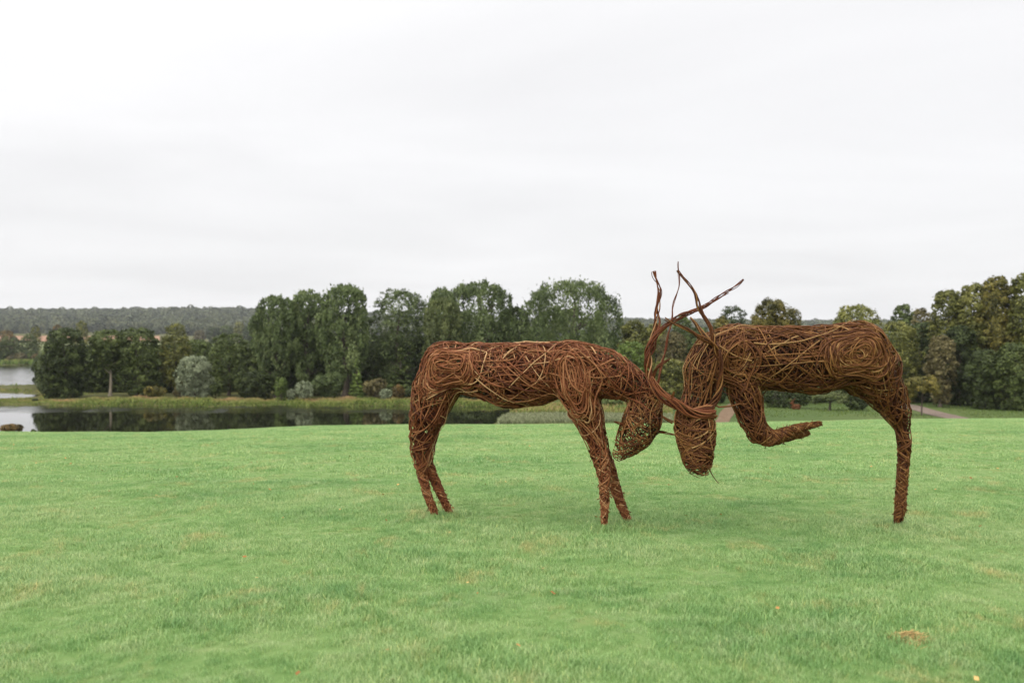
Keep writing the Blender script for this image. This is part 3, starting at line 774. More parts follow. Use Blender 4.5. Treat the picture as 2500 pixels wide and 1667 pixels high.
# ------------------------------------------------------------------ lawn grass
b = MB('grass_blades')
gc = grass_color(b, .55)
tv = b.ramp(b.attr('tint'), [(0, (.35, .48, .32)), (.5, (1.0, 1.0, 1.0)), (.85, (1.6, 1.4, 1.6)), (1, (2.2, 1.6, 1.5))])
gc = b.mix(1.0, gc, tv, 'MULTIPLY')
pr = b.bsdf(gc, .45, .45)
tr = b.n('ShaderNodeBsdfTranslucent'); b.L.new(gc, tr.inputs[0])
ms = b.n('ShaderNodeMixShader'); ms.inputs[0].default_value = .35
b.L.new(pr, ms.inputs[1]); b.L.new(tr.outputs[0], ms.inputs[2])
BLADE = b.surf(ms.outputs[0])
def clump(seed, nb, rad, h, wd):
    rng = np.random.default_rng(seed)
    a = rng.uniform(0, 6.28, nb); r = rad * np.sqrt(rng.random(nb))
    P0 = np.stack([np.cos(a) * r, np.sin(a) * r, np.full(nb, -.004)], 1)
    th = rng.uniform(0, 6.28, nb); lean = rng.uniform(.2, 1.0, nb)
    hh = h * rng.uniform(.5, 1.15, nb)
    dx = np.stack([np.cos(th), np.sin(th), 0 * th], 1)
    wx = np.stack([-np.sin(th), np.cos(th), 0 * th], 1) * (wd * rng.uniform(.7, 1.3, nb) / 2)[:, None]
    rows = []
    for t, wf in ((0, 1), (.4, .9), (.75, .6)):
        c = P0 + dx * (lean * hh * t * t)[:, None] + np.array([0, 0, 1.]) * (hh * (t - .25 * lean * t * t))[:, None]
        rows += [c - wx * wf, c + wx * wf]
    tip = P0 + dx * (lean * hh)[:, None] + np.array([0, 0, 1.]) * (hh * (1 - .25 * lean))[:, None]
    V = np.stack(rows + [tip], 1).reshape(-1, 3)
    i = np.arange(nb)[:, None] * 7
    Q = np.vstack([i + [[0, 1, 3, 2]], i + [[2, 3, 5, 4]]]); Tt = i + [[4, 5, 6]]
    tint = np.clip(.5 + rng.normal(size=nb) * .2 + (rng.random(nb) > .95) * .4, 0, 1)
    return mesh_np('grass_clump', V, Q, Tt, attr={'tint': np.repeat(tint, 7)})
near = [proto('grass_clump', clump(k, 66, .085, .042, .0026), BLADE) for k in range(6)]
mid = [proto('grass_clump', clump(50 + k, 64, .15, .044, .0055), BLADE) for k in range(5)]
def wedge(n, y0, y1, marg=1.16):
    y = np.sqrt(RNG.uniform(y0 * y0, y1 * y1, n)); x = RNG.uniform(-1, 1, n) * y * 1250 / F * marg
    return x, y
def lawn_scatter(name, protos_, n, y0, y1):
    x, y = wedge(n, y0, y1)
    s = .80 + .42 * np.sin(x * 1.9 + 2 * np.sin(y * .8)) * np.sin(y * 2.3 + np.sin(x * 1.3)) + RNG.uniform(-.2, .3, n)
    gn_scatter(name, protos_, np.stack([x, y, height(x, y)], 1), RNG.uniform(0, 6.28, n), np.clip(s, .5, 1.6), RNG.integers(0, len(protos_), n))
lawn_scatter('lawn_grass', near, 27000, 2.8, 13.5)
lawn_scatter('lawn_grass_beyond', mid, 56000, 13, 52)

# ------------------------------------------------------------------ willow rod stags
def gdist(px, py):
    """distance at which the lawn shows at this photograph pixel"""
    ds = np.linspace(3, 60, 3000); xs = (px - 1250) / F * ds
    f = EYE - (py - HY) / F * ds - height(xs, ds)
    i = np.nonzero(f < 0)[0]
    return float(ds[i[0]]) if len(i) else 60.

class Body:
    """smooth union of round cones; rods are walked over its surface"""
    def __init__(s): s.A = []; s.B = []; s.ra = []; s.rb = []; s.part = []
    def chain(s, part, pts):
        """pts: (world xyz, radius m)"""
        for (a, r0), (c, r1) in zip(pts[:-1], pts[1:]):
            s.A.append(a); s.B.append(c); s.ra.append(r0); s.rb.append(r1); s.part.append(part)
    def done(s):
        s.A = np.array(s.A); s.B = np.array(s.B); s.ra = np.array(s.ra); s.rb = np.array(s.rb); s.part = np.array(s.part)
        s.AB = s.B - s.A; s.L2 = (s.AB ** 2).sum(1) + 1e-9
    def sdf(s, P, sel=None):
        A, AB, L2, ra, rb = (s.A, s.AB, s.L2, s.ra, s.rb) if sel is None else (s.A[sel], s.AB[sel], s.L2[sel], s.ra[sel], s.rb[sel])
        d = P[:, None] - A[None]
        t = np.clip((d * AB[None]).sum(2) / L2[None], 0, 1)
        q = d - t[..., None] * AB[None]
        f = np.sqrt((q ** 2).sum(2)) - (ra + (rb - ra) * t)
        ar = f.argmin(1); m = f.min(1); rl = (ra + (rb - ra) * t)[np.arange(len(P)), ar]
        k = np.clip(.12 * rl, .0025, .024)
        return m - k * np.log(np.exp(-(f - m[:, None]) / k[:, None]).sum(1))
    def local_r(s, P):
        d = P[:, None] - s.A[None]
        t = np.clip((d * s.AB[None]).sum(2) / s.L2[None], 0, 1)
        q = d - t[..., None] * s.AB[None]
        r = s.ra + (s.rb - s.ra) * t
        f = np.sqrt((q ** 2).sum(2)) - r
        return r[np.arange(len(P)), f.argmin(1)]
    def grad(s, P, sel=None):
        e = .004; g = []
        for ax in range(3):
            o = np.zeros(3); o[ax] = e
            g.append(s.sdf(P + o, sel) - s.sdf(P - o, sel))
        return unit(np.stack(g, 1))
    def walk(s, P, D, kap, L, step, off, sel=None, wob=.5, weave=.006, rng=None):
        n = len(P); m = int(L / step)
        out = []
        ph = rng.uniform(0, 6.28, n); fr = rng.uniform(5, 11, n)
        for i in range(m):
            lr = s.local_r(P)
            tgt = np.maximum(off, -.30 * lr) + np.minimum(weave, .10 * lr) * np.sin(ph + fr * i * step * 3)
            tgt = np.minimum(tgt, .12 * lr)
            for _ in range(2 if i else 5):
                g = s.grad(P, sel); P = P - g * np.clip(s.sdf(P, sel) - tgt, -.06, .06)[:, None]
            g = s.grad(P, sel)
            D = unit(D - (D * g).sum(1, keepdims=True) * g)
            kk = kap * (1 + wob * np.sin(ph * 3 + i * step * 2.2))
            a = kk * step
            D = unit(D * np.cos(a)[:, None] + np.cross(g, D) * np.sin(a)[:, None])
            out.append(P.copy()); P = P + D * step
        return np.stack(out, 1)

def smooth_path(P, it=1):
    for _ in range(it): P[1:-1] = (P[:-2] + 2 * P[1:-1] + P[2:]) / 4
    return P

def weave_part(body, part, n, Lr, step, kap_sd, ang, ang_sd, r_rod, rng, offs=(-.05, .008), local=False, bias=None, kmean=0):
    """n rods seeded on one part's cones; ang = heading against the cone's axis"""
    n = int(n * 1.06); ids = np.nonzero(body.part == part)[0]
    wts = np.array([math.sqrt(body.L2[i]) * (body.ra[i] + body.rb[i]) + .3 * (body.ra[i] + body.rb[i]) ** 2 for i in ids]); wts /= wts.sum()
    c = ids[rng.choice(len(ids), n, p=wts)]
    t = rng.uniform(-.1, 1.1, n)
    ax = unit(body.AB[c])
    rd = unit(np.cross(ax, rng.normal(size=(n, 3))))
    if bias is not None: rd = unit(rd + np.asarray(bias) * .6)
    rr = body.ra[c] + (body.rb[c] - body.ra[c]) * np.clip(t, 0, 1)
    P = body.A[c] + body.AB[c] * t[:, None] + rd * rr[:, None]
    th = ang + rng.normal(size=n) * ang_sd
    th = np.where(rng.random(n) < .5, th, -th)
    tn = unit(np.cross(rd, ax))
    D = ax * np.cos(th)[:, None] + tn * np.sin(th)[:, None]
    D *= np.where(rng.random(n) < .5, 1, -1)[:, None]
    kap = rng.normal(size=n) * kap_sd + kmean
    outer = rng.random(n) < .60
    sp = offs[1] - offs[0]
    off = np.where(outer, offs[1] - sp * .36 * rng.random(n), offs[0] - sp * .55 * rng.random(n))
    L = Lr[1]
    sel = np.nonzero(body.part == part)[0] if local else None
    path = body.walk(P, D, kap, L, step, off, sel, rng=rng)
    keep = (rng.uniform(Lr[0], Lr[1], n) / step).astype(int)
    paths = []; rad = []; tint = []
    for i in range(n):
        m = max(4, min(keep[i], path.shape[1])); p = smooth_path(path[i, :m].copy(), 3)
        r0 = r_rod * .88 * rng.uniform(.7, 1.25)
        paths.append(p); rad.append(r0 * np.linspace(1.1, .55, m))
        tint.append(float(np.clip((.60 if outer[i] else .20) + rng.normal() * .20, 0, 1)))  # inner rods tinted darker: shade inside the weave painted into their colour
    return paths, rad, tint, off

def loops(body, centre, nrm, radii, nn_, rng, r_rod, part_off=.012, turns=(.5, 1.2), step=.022, jit=.07, stretch=None):
    """near-circular rods laid on the body's flank around a centre"""
    c = np.asarray(centre, float); nrm = unit(np.asarray(nrm, float))
    e1 = unit(np.cross(nrm, [0, 0, 1.])); e2 = np.cross(e1, nrm)
    paths, rad, tint = [], [], []
    for i in range(nn_):
        r = rng.uniform(*radii); ecc = rng.uniform(.62, 1.0); rot = rng.uniform(0, 3.14); ph = rng.uniform(0, 6.28)
        if stretch: ecc = stretch * rng.uniform(.8, 1.2); rot = rng.normal() * .18
        tt = rng.uniform(*turns) * 6.28; m = max(8, int(tt * r / step))
        th = ph + np.linspace(0, tt, m) * (1 if rng.random() < .5 else -1)
        grow = 1 + .24 * rng.normal() * np.linspace(-1, 1, m)
        lx = np.cos(th) * r * grow; ly = np.sin(th) * r * ecc * grow
        ux = lx * math.cos(rot) - ly * math.sin(rot); uy = lx * math.sin(rot) + ly * math.cos(rot)
        cc = c + (e1 * rng.normal() + e2 * rng.normal()) * jit
        P = cc + ux[:, None] * e1 + uy[:, None] * e2 + nrm * .12
        off = part_off + .010 * np.sin(np.arange(m) * .35 + rng.uniform(0, 6)) + rng.uniform(-.02, .008)
        for _ in range(7):
            g = body.grad(P); P = P - g * np.clip(body.sdf(P) - off, -.08, .08)[:, None]
        P = smooth_path(P, 2)
        paths.append(P); rad.append(r_rod * rng.uniform(.75, 1.2) * np.linspace(1.1, .6, m)); tint.append(float(np.clip(.60 + rng.normal() * .18, 0, 1)))
    return paths, rad, tint

def twisted(rng, pts, r0, r1, strands, rod=.0055, pitch=.16, fray=.0):
    """strands twisted round a bent centre line, as in the antlers"""
    pts = np.array(pts, float)
    seg = np.linalg.norm(np.diff(pts, axis=0), axis=1); cum = np.concatenate([[0], np.cumsum(seg)])
    m = max(8, int(cum[-1] / .018)); s = np.linspace(0, cum[-1], m)
    C = np.stack([np.interp(s, cum, pts[:, k]) for k in range(3)], 1)
    C = smooth_path(C, 10)
    C = C + np.stack([np.sin(s * 19 + 1), .4 * np.cos(s * 16), .6 * np.sin(s * 13 + 2)], 1) * .007
    t = unit(np.gradient(C, axis=0)); a = unit(np.cross(t, [0.1, 1., .2])); c = np.cross(t, a)
    paths, rad, tint = [], [], []
    R = np.linspace(r0, r1, m) * (1 + .22 * np.sin(s * 15 + r0 * 300))
    for k in range(strands):
        ph = k * 6.28 / strands + rng.uniform(-.4, .4); pk = pitch * rng.uniform(.85, 1.3)
        end = m if k % 2 == 0 else int(m * rng.uniform(.82, 1.0)); st = 0 if k % 3 else int(m * rng.uniform(0, .08))
        an = ph + s / pk * 6.28 * .5
        rr = R * rng.uniform(.75, 1.1)
        P = C + (a * np.cos(an)[:, None] + c * np.sin(an)[:, None]) * rr[:, None]
        P += np.stack([np.sin(s * 14 + ph * 3), np.cos(s * 11 + ph), np.sin(s * 17 + ph * 2)], 1) * (.0035 + .16 * rr[:, None] * (strands > 20))
        P = P[st:end]
        paths.append(P); rad.append(rod * rng.uniform(.8, 1.25) * np.linspace(1.15, .55, len(P)))
        tint.append(float(np.clip(.45 + rng.normal() * .2, 0, 1)))
    return paths, rad, tint

PX = lambda z, ox, sc: ox + z / sc
def z6(x, y): return 960 + x / 3.015, 800 + y / 3.015
def z8(x, y): return 1650 + x / 2.8, 760 + y / 2.8
def z7(x, y): return 1450 + x / 2.6125, 600 + y / 2.6125
def z3(x, y): return 1050 + x / 3.4836, 650 + y / 3.4836
def pt(f, x, y, d): a = f(x, y); return W(a[0], a[1], d)
SCL = {z6: 3.015, z8: 2.8, z7: 2.6125, z3: 3.4836}
def chain(f, rows):
    """rows: zoom x, zoom y, zoom radius, distance"""
    return [(pt(f, x, y, d), r / SCL[f] / F * d) for x, y, r, d in rows]

def core(body, part, strands, rng, frac=.55, start=3):
    """bundle running down the inside of a limb"""
    ids = np.nonzero(body.part == part)[0][start:]
    pts = [body.A[i] for i in ids] + [body.B[ids[-1]]]
    r0 = body.ra[ids[0]] * frac * .8; r1 = body.rb[ids[-1]] * frac
    P, R, T_ = twisted(rng, pts, r0, r1, strands, .0066, .55)
    return P, R, [max(0, t - .22) for t in T_]
def wraps(body, part, n, rng, start=5, rod=.0058):
    """tight diagonal binding round the thin lower limb"""
    ids = np.nonzero(body.part == part)[0][start:]
    pts = np.array([body.A[i] for i in ids] + [body.B[ids[-1]]]); rr = np.array([body.ra[i] for i in ids] + [body.rb[ids[-1]]])
    seg = np.linalg.norm(np.diff(pts, axis=0), axis=1); cum = np.concatenate([[0], np.cumsum(seg)])
    paths, rad, tint = [], [], []
    for k in range(n):
        L = rng.uniform(.12, .38); s0 = rng.uniform(-.05, cum[-1] - L * .5); m = int(L / .010)
        s = np.clip(s0 + np.linspace(0, L, m), 0, cum[-1] - .002)
        C = np.stack([np.interp(s, cum, pts[:, q]) for q in range(3)], 1); R = np.interp(s, cum, rr)
        t = unit(np.gradient(C, axis=0) + 1e-9); a = unit(np.cross(t, [.1, 1., .2])); c = np.cross(t, a)
        an = rng.uniform(0, 6.28) + (1 if rng.random() < .5 else -1) * np.linspace(0, L, m) / (rng.uniform(.07, .20)) * 6.28 * .5 * (.04 / np.maximum(R, .03)) ** .3
        r_ = R * rng.uniform(.92, 1.10) + .003 + .005 * np.sin(np.linspace(0, L, m) * rng.uniform(20, 50) + k)
        P = C + (a * np.cos(an)[:, None] + c * np.sin(an)[:, None]) * r_[:, None]
        P = np.vstack([P, P[-1] + (P[-1] - P[-3]) * .8 + (P[-1] - C[-1]) * .25])
        paths.append(P); rad.append(rod * rng.uniform(.8, 1.25) * np.linspace(1.1, .6, len(P))); tint.append(float(np.clip(.60 + rng.normal() * .2, 0, 1)))
    return paths, rad, tint

def part_mesh(name, sets, mat, parent, sides=5):
    P_, R_, T_ = [], [], []
    for s in sets: P_ += s[0]; R_ += s[1]; T_ += s[2]
    V, Q, t = tubes(P_, R_, T_, sides)
    o = np.array(parent.location if parent.parent is None else parent.parent.location)
    return link(name, mesh_np(name, V - o, Q, attr={'tint': t}, smooth=True), mat, parent)

def rods_out(sets, mat, parent, root):
    """single rods that stand out of the weave, each an object of its own"""
    o = np.array(root.location)
    for s in sets:
        for p, r, t in zip(*s[:3]):
            V, Q, tt = tubes([p], [r], [t], 5)
            link('willow_rod', mesh_np('willow_rod', V - o, Q, attr={'tint': tt}, smooth=True), mat, parent)

def root_at(name, f, x, y, label):
    a = f(x, y); d = gdist(a[0], a[1]); q = W(a[0], a[1], d)
    o = link(name, None, loc=tuple(q)); return tag(o, label, 'sculpture', 'woven willow stags')

def take(s, m):
    """first m rods of a woven set"""
    return tuple(list(v)[:m] for v in s[:3]), tuple(list(v)[m:] for v in s[:3])

# ---- left stag: stands on all four legs, faces right, head lowered
rng = np.random.default_rng(21)
LB = Body()
dr = gdist(*z6(310, 1396)); drf = gdist(*z6(436, 1384)); dfn = gdist(*z6(1552, 1476)); dff = gdist(*z6(1738, 1436))
DR = (dr + drf) / 2 - .02; DF = (dfn + dff) / 2
lerp = lambda a, c, t: a + (c - a) * t
def DX(x): return lerp(DR, DF, (x - 350) / (1350 - 350))
LB.chain('torso', chain(z6, [(640, 310, 182, DX(640)), (850, 352, 222, DX(850)), (1050, 335, 218, DX(1050)), (1260, 290, 178, DX(1260))]))
LB.chain('haunch', chain(z6, [(390, 285, 170, DX(390) + .04), (640, 310, 182, DX(640))]))
LB.chain('hind_leg', chain(z6, [(385, 285, 172, DX(390) - .06), (295, 470, 140, DX(300) - .10), (255, 640, 122, DX(260) - .12), (215, 790, 88, DX(220) - .12), (198, 900, 66, dr - .0), (205, 1000, 50, dr), (212, 1075, 30, dr), (236, 1170, 26, dr), (266, 1270, 24, dr), (296, 1340, 22, dr), (310, 1396, 17, dr)]))
LB.chain('hind_leg_b', chain(z6, [(420, 300, 160, DX(390) + .12), (340, 480, 120, DX(300) + .12), (275, 640, 100, DX(260) + .14), (240, 800, 72, DX(220) + .10), (245, 920, 52, drf), (250, 1010, 44, drf), (280, 1075, 32, drf), (312, 1135, 27, drf), (350, 1220, 25, drf), (392, 1310, 21, drf), (434, 1384, 14, drf)]))
LB.chain('foreleg', chain(z6, [(1310, 280, 175, DX(1300) - .08), (1350, 430, 140, DX(1350) - .12), (1400, 590, 105, dfn + .02), (1450, 730, 76, dfn + .04), (1500, 880, 58, dfn + .03), (1535, 1000, 50, dfn + .01), (1560, 1100, 42, dfn), (1558, 1180, 34, dfn), (1556, 1270, 27, dfn), (1555, 1370, 21, dfn), (1552, 1476, 14, dfn)]))
LB.chain('foreleg_b', chain(z6, [(1330, 300, 165, DX(1300) + .12), (1390, 470, 120, dff - .06), (1450, 640, 86, dff - .04), (1500, 800, 62, dff - .02), (1560, 960, 50, dff), (1595, 1080, 44, dff), (1630, 1165, 34, dff), (1658, 1245, 30, dff), (1692, 1335, 26, dff), (1725, 1410, 20, dff), (1740, 1438, 16, dff)]))
DH = DF - .05
LB.chain('neck', chain(z3, [(1330, 870, 200, DF), (1480, 905, 190, DF - .02), (1620, 965, 150, DH), (1760, 1025, 115, DH), (1850, 1075, 88, DH)]))
LB.chain('head', chain(z7, [(355, 925, 62, DH), (335, 1010, 92, DH - .02), (305, 1120, 112, DH - .05), (262, 1205, 96, DH - .08), (212, 1262, 74, DH - .10), (165, 1325, 44, DH - .12)]))
LB.done()
left = root_at('stag_sculpture', z6, 900, 1440, 'woven willow stag on the left, standing on four legs and facing right with lowered head')
CV = (0, -1, 0)
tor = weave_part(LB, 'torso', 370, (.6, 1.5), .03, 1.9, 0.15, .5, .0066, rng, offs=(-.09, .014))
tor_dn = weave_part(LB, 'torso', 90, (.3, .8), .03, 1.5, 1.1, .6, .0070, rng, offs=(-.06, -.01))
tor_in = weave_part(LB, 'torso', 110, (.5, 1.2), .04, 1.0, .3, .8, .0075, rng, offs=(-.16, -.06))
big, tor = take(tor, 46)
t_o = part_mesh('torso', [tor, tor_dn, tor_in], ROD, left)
rods_out([big], ROD, t_o, left)
hc = pt(z6, 375, 270, DX(390) - .3)
hl = loops(LB, hc, (0, -1, 0), (.13, .34), 60, rng, .0070)
hw_ = weave_part(LB, 'haunch', 60, (.4, .9), .03, 2.4, .6, .8, .0070, rng)
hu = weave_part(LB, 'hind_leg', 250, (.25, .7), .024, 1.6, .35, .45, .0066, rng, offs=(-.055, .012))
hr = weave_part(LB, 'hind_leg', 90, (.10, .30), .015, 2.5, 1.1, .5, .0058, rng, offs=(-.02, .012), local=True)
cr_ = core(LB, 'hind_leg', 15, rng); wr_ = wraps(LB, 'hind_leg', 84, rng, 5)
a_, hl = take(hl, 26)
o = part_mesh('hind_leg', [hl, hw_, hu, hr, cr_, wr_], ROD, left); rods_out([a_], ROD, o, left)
hu = weave_part(LB, 'hind_leg_b', 210, (.25, .7), .024, 1.6, .35, .45, .0066, rng, offs=(-.055, .012))
hr = weave_part(LB, 'hind_leg_b', 90, (.10, .30), .015, 2.5, 1.1, .5, .0058, rng, offs=(-.02, .012), local=True)
cr_ = core(LB, 'hind_leg_b', 15, rng); wr_ = wraps(LB, 'hind_leg_b', 84, rng, 5)
part_mesh('hind_leg', [hu, hr, cr_, wr_], ROD, left)
sc0 = pt(z6, 1310, 290, DX(1300) - .3)
sl = loops(LB, sc0 - np.array([0, 0, .12]), (0, -1, 0), (.12, .22), 30, rng, .0070, stretch=1.8, jit=.07)
fu = weave_part(LB, 'foreleg', 250, (.3, .95), .026, 1.0, .22, .32, .0068, rng, offs=(-.055, .014))
fr_ = weave_part(LB, 'foreleg', 102, (.10, .30), .015, 2.5, 1.0, .5, .0058, rng, offs=(-.02, .012), local=True)
cr_ = core(LB, 'foreleg', 15, rng); wr_ = wraps(LB, 'foreleg', 84, rng, 4)
a_, sl = take(sl, 14); b_, fu = take(fu, 26)
o = part_mesh('foreleg', [sl, fu, fr_, cr_, wr_], ROD, left); rods_out([a_, b_], ROD, o, left)
fu = weave_part(LB, 'foreleg_b', 210, (.3, .8), .026, 1.0, .22, .32, .0068, rng, offs=(-.055, .012))
fr_ = weave_part(LB, 'foreleg_b', 102, (.10, .30), .015, 2.5, 1.0, .5, .0058, rng, offs=(-.02, .012), local=True)
cr_ = core(LB, 'foreleg_b', 15, rng); wr_ = wraps(LB, 'foreleg_b', 84, rng, 4)
part_mesh('foreleg', [fu, fr_, cr_, wr_], ROD, left)
nk = weave_part(LB, 'neck', 190, (.35, .85), .028, .8, .30, .35, .0070, rng, offs=(-.06, .014))
nk2 = weave_part(LB, 'neck', 60, (.2, .5), .028, 1.5, 1.0, .5, .0066, rng, offs=(-.05, -.01))
a_, nk = take(nk, 22)
o = part_mesh('neck', [nk, nk2], ROD, left); rods_out([a_], ROD, o, left)
h1 = weave_part(LB, 'head', 230, (.15, .55), .018, 2.5, 1.15, .35, .0056, rng, offs=(-.02, .012), local=True)
h2 = weave_part(LB, 'head', 55, (.2, .5), .02, 2, .3, .5, .0060, rng, offs=(-.01, .010), local=True)
part_mesh('head', [h1, h2], RODB, left)

def antler(root, name, beams, mat, seed):
    r_ = np.random.default_rng(seed)
    sets = [twisted(r_, [pt(f, x, y, d) for x, y, d in pts], a, c, k, rod, 1.1 if k > 20 else .21) for f, pts, a, c, k, rod in beams]
    main = part_mesh(name, sets[:1], mat, root)
    for s in sets[1:]:
        P_, R_, T_ = s; V, Q, t = tubes(P_, R_, T_, 5)
        link('tine', mesh_np('tine', V - np.array(root.location), Q, attr={'tint': t}, smooth=True), mat, main)
    return main
A0 = DH - .16
antler(left, 'antler', [
    (z7, [(420, 960, A0 + .05), (375, 880, A0), (345, 790, A0), (338, 700, A0 - .01), (368, 610, A0 - .02), (392, 540, A0 - .02), (408, 440, A0), (412, 350, A0), (420, 290, A0), (400, 220, A0), (385, 160, A0)], .030, .014, 11, .0070),
    (z7, [(350, 690, A0), (400, 560, A0 - .04), (470, 495, A0 - .07), (540, 460, A0 - .09), (620, 425, A0 - .11), (700, 385, A0 - .13), (790, 335, A0 - .15), (870, 285, A0 - .17), (957, 213, A0 - .19)], .022, .009, 7, .0070),
    (z7, [(372, 860, A0), (385, 800, A0 - .06), (425, 755, A0 - .10), (485, 716, A0 - .15)], .013, .008, 4, .0064),
], ROD, 5)
B0 = DH + .14
antler(left, 'antler', [
    (z7, [(395, 900, B0), (430, 780, B0 + .03), (462, 640, B0 + .05), (485, 520, B0 + .06), (505, 400, B0 + .07), (530, 320, B0 + .07), (540, 200, B0 + .07), (546, 100, B0 + .07)], .009, .005, 3, .0056),
    (z7, [(400, 1190, DH), (440, 1182, DH - .04), (480, 1196, DH - .08), (530, 1204, DH - .10)], .012, .006, 4, .0058),
], ROD, 6)
r_ = np.random.default_rng(77)
# ears: short bundles of rod ends
def ear(root, f, pts, seed, mat, r0=.018, r1=.004, k=6):
    s = twisted(np.random.default_rng(seed), [pt(f, x, y, d) for x, y, d in pts], r0, r1, k, .0055, .5)
    part_mesh('ear', [s], mat, root)
ear(left, z7, [(215, 1150, DH - .1), (170, 1138, DH - .14), (130, 1118, DH - .18)], 8, ROD)
ear(left, z7, [(430, 1060, DH - .04), (380, 1085, DH - .12), (300, 1085, DH - .17), (215, 1072, DH - .2)], 9, ROD, .012, .006, 4)

# ---- right stag: hind legs on the ground, forelegs drawn up, head hanging
rng = np.random.default_rng(42)
RB = Body()
dh = gdist(*z8(1502, 1478))
D0 = dh
def DY(x): return D0 - .12 + (x - 300) * .00010
RB.chain('torso', chain(z8, [(430, 262, 158, DY(430)), (560, 318, 200, DY(560)), (760, 325, 205, DY(760)), (960, 330, 218, DY(960)), (1130, 300, 205, DY(1130))]))
RB.chain('hind_leg', chain(z8, [(1250, 278, 208, DY(1250) - .05), (1360, 400, 165, DY(1360) - .06), (1450, 560, 108, D0 - .04), (1515, 680, 84, D0 - .02), (1552, 775, 50, D0), (1562, 880, 40, D0), (1558, 1000, 34, D0), (1548, 1120, 32, D0), (1540, 1240, 30, D0), (1535, 1350, 32, D0), (1522, 1410, 24, D0), (1502, 1478, 6, D0)]))
RB.chain('hind_leg_b', chain(z8, [(1230, 290, 200, DY(1250) + .12), (1260, 440, 130, DY(1360) + .12), (1370, 560, 82, D0 + .13), (1470, 680, 60, D0 + .14), (1535, 790, 38, D0 + .10), (1562, 900, 34, D0 + .07), (1562, 1030, 28, D0 + .06), (1552, 1180, 24, D0 + .06), (1545, 1320, 20, D0 + .05), (1530, 1425, 12, D0 + .05)]))
RB.chain('foreleg', chain(z8, [(410, 290, 165, DY(410) - .06), (435, 430, 110, DY(420) - .10), (470, 580, 92, DY(430) - .13), (515, 730, 78, DY(450) - .15), (560, 830, 64, DY(500) - .15), (640, 872, 44, DY(600) - .16), (720, 845, 36, DY(700) - .16), (800, 812, 30, DY(750) - .16), (880, 788, 22, DY(800) - .16), (988, 764, 11, DY(850) - .16)]))
RB.chain('foreleg_b', chain(z8, [(420, 300, 160, DY(410) + .12), (470, 440, 100, DY(420) + .12), (510, 600, 74, DY(430) + .10), (540, 740, 58, DY(450) + .06), (590, 830, 50, DY(500) + .03), (680, 868, 38, DY(600)), (760, 848, 32, DY(700)), (850, 840, 22, DY(750)), (905, 826, 12, DY(800))]))
RB.chain('neck', chain(z8, [(400, 262, 155, DY(400) - .02), (275, 300, 150, DY(300) - .05), (200, 410, 132, DY(200) - .08), (170, 540, 108, DY(200) - .10), (125, 640, 92, DY(200) - .12), (105, 720, 96, DY(200) - .14)]))
HD = DY(200) - .16
RB.chain('head', chain(z7, [(622, 1075, 92, HD + .02), (642, 1150, 116, HD), (652, 1220, 112, HD - .02), (660, 1300, 94, HD - .04), (663, 1365, 84, HD - .06), (672, 1412, 68, HD - .08)]))
RB.done()
right = root_at('stag_sculpture', z8, 1450, 1470, 'darker woven willow stag on the right with forelegs drawn up and head hanging down')
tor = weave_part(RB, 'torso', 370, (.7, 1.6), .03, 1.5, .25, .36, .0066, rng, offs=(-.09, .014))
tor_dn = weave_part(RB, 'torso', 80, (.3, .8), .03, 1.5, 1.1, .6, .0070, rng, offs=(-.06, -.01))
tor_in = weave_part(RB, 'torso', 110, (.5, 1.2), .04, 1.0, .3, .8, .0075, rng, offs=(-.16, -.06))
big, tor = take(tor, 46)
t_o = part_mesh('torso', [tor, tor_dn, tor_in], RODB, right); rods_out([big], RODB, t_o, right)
hl = loops(RB, pt(z8, 1235, 270, DY(1250) - .3), (0, -1, 0), (.07, .33), 92, rng, .0070, turns=(.5, 1.4), jit=.045)
hu = weave_part(RB, 'hind_leg', 250, (.25, .8), .024, 1.8, .45, .5, .0066, rng, offs=(-.055, .012))
hr = weave_part(RB, 'hind_leg', 114, (.10, .32), .015, 2.5, .9, .5, .0060, rng, offs=(-.02, .012), local=True)
cr_ = core(RB, 'hind_leg', 15, rng); wr_ = wraps(RB, 'hind_leg', 84, rng, 5)
a_, hl = take(hl, 40)
o = part_mesh('hind_leg', [hl, hu, hr, cr_, wr_], RODB, right); rods_out([a_], RODB, o, right)
hu = weave_part(RB, 'hind_leg_b', 200, (.25, .8), .024, 1.8, .45, .5, .0066, rng, offs=(-.055, .012))
hr = weave_part(RB, 'hind_leg_b', 66, (.10, .32), .015, 2.5, .9, .5, .0060, rng, offs=(-.014, .004), local=True)
cr_ = core(RB, 'hind_leg_b', 15, rng); wr_ = wraps(RB, 'hind_leg_b', 84, rng, 5)
part_mesh('hind_leg', [hu, hr, cr_, wr_], RODB, right)
sl = loops(RB, pt(z8, 420, 300, DY(420) - .3), (0, -1, 0), (.10, .22), 22, rng, .0070, stretch=1.6, jit=.05)
fu = weave_part(RB, 'foreleg', 220, (.3, .9), .024, 1.0, .22, .32, .0068, rng, offs=(-.055, .014))
fr_ = weave_part(RB, 'foreleg', 126, (.10, .30), .015, 2.5, .9, .5, .0060, rng, offs=(-.014, .010), local=True)
cr_ = core(RB, 'foreleg', 15, rng); wr_ = wraps(RB, 'foreleg', 84, rng, 4)
a_, sl = take(sl, 8); b_, fu = take(fu, 26)
o = part_mesh('foreleg', [sl, fu, fr_, cr_, wr_], RODB, right); rods_out([a_, b_], RODB, o, right)
fu = weave_part(RB, 'foreleg_b', 190, (.3, .8), .024, 1.0, .22, .32, .0068, rng, offs=(-.055, .012))
fr_ = weave_part(RB, 'foreleg_b', 90, (.10, .30), .015, 2.5, .9, .5, .0060, rng, offs=(-.014, .010), local=True)
cr_ = core(RB, 'foreleg_b', 15, rng); wr_ = wraps(RB, 'foreleg_b', 84, rng, 4)
